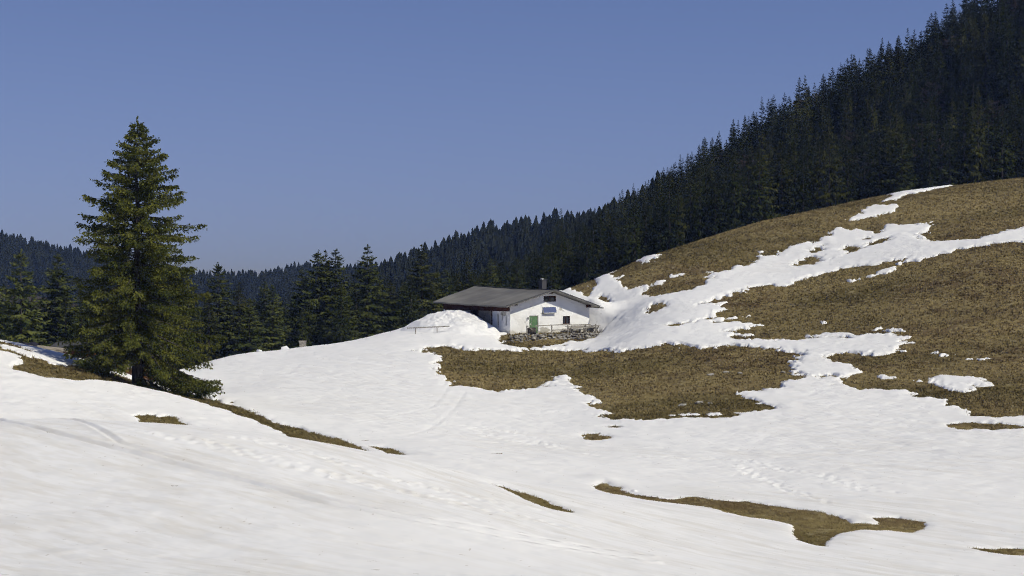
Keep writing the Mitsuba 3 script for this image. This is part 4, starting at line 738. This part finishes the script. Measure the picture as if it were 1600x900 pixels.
for (x, y, s) in [(16.6, 131.5, .42), (17.9, 131.9, .38), (18.9, 130.6, .3), (22.3, 129.8, .28), (12.6, 117, .45), (13.9, 117.2, .4), (14.6, 116.6, .3)]:
    z = float(ground_z(np.array([x]), np.array([y]))[0]); m = stone(np.array([x, y, z + .03]), np.array([s, s * .8, s * .45]), rng); k = numbered('meadow_stone'); add(k, m, 'field_stone')
    tag(k, 'pale flat stone lying in the bare brown meadow below the farmhouse', 'stone', 'pale stones lying in the bare meadow')
# cabin and its yard behind the mound, half hidden by the lone spruce
tag('cabin', 'low white cabin with dark gable and green shutter hidden behind the lone spruce', 'house'); cx, cy, cz = -32.8, 150.0, -11.5
def cb(x0, x1, y0, y1, z0, z1): m = trimesh.creation.box([x1 - x0, y1 - y0, z1 - z0]); m.apply_translation([(x0 + x1) / 2, (y0 + y1) / 2, (z0 + z1) / 2]); return m
add('cabin__wall', cb(-40.6, -34.4, 150, 156, -12.5, -7.45), 'plaster')
add('cabin__gable_boards', cb(-43.6, -40.61, 149.9, 156, -12.5, -7.4), 'dark_timber')
add('cabin__shutter', cb(-40.2, -39.3, 149.93, 149.99, -8.3, -7.6), 'dark_green' if 'dark_green' in scene else 'green_dark')
diffuse('green_dark', rgb(.015, .05, .038), two=True)
add('cabin__roof', cat([bar([-39.0, 149.0, -7.35], [-39.0, 153.0, -6.8], 10.2, .14), bar([-39.0, 153.0, -6.8], [-39.0, 157.0, -7.35], 10.2, .14)]), 'edge_metal')
def pile_logs(): pass
tag('lumber_stack', 'stack of pale brown boards lying in snow left of the lone spruce', 'lumber stack')
l0 = at(-35.6, 120.4); rng = np.random.default_rng(9)
for i in range(9):
    zz = l0[2] + .06 + .09 * (i // 3); yo = (i % 3) * .28
    add('lumber_stack__board' + (f'_{i:03d}' if i else ''), bar([l0[0] - 1.1 + rng.uniform(-.2, .1), l0[1] + yo, zz + .12], [l0[0] + 1.3 + rng.uniform(-.1, .2), l0[1] + yo + .1, zz - .2], .26, .075), 'beige_boards')
tag('tarpaulin', 'dark slate-coloured tarpaulin folded over the end of the board stack', 'tarpaulin'); diffuse('tarp', rgb(.03, .03, .045), two=True)
Am, Bm = np.meshgrid(np.linspace(0, 1, 16), np.linspace(0, 1, 12)); tz = .45 * np.sin(np.pi * np.clip(Bm, .1, .9)) + .06 * np.sin(9 * Am + 5 * Bm)
i = np.arange(11)[:, None] * 16 + np.arange(15)
add('tarpaulin', (np.stack([l0[0] - 1.75 + Am * 1.1, l0[1] - .25 + Bm * 1.1, l0[2] + .13 + tz], -1).reshape(-1, 3), np.stack([i, i + 1, i + 17, i + 16], -1).reshape(-1, 4)), 'tarp', smooth=True)
tag('brush_pile', 'heap of rust-brown dry branches behind the trunk of the lone spruce', 'brush heap'); diffuse('rust_leaf', proc(lambda p, n, uv: mix((.10, .045, .02), (.24, .12, .05), nz(p.x * 6, p.y * 6, p.z * 6))), two=True)
rng = np.random.default_rng(12); n = 5200; t = rng.uniform(0, 1, n); x = -33.0 + 5.4 * t; y = 121.5 + rng.normal(0, .35, n); gz = floor_z(x, y); zz = gz + rng.random(n) ** .8 * (.62 + .25 * np.sin(t * 9)) + .05
dd = unit(rng.normal(0, 1, (n, 3)) + [0, 0, .3]) * rng.uniform(.1, .3, (n, 1)); v, f = diamonds(np.stack([x, y, zz], 1), dd, unit(np.cross(dd, rng.normal(0, 1, dd.shape))) * .025)
add('brush_pile', trimesh.Trimesh(v, f, process=False), 'rust_leaf'); labels['brush_pile']['kind'] = 'stuff'

# ---------------------------------------------------------------- air
scene['clear_air'] = {'type': 'null'}
scene['haze'] = {'type': 'cube', 'to_world': T().translate([0, 840, 20]).scale([1400, 890, 110]), 'bsdf': {'type': 'ref', 'id': 'clear_air'}, 'interior': {'type': 'ref', 'id': 'haze_air'}}
tag('haze', 'thin blue haze in the valley air', 'haze', kind='stuff')
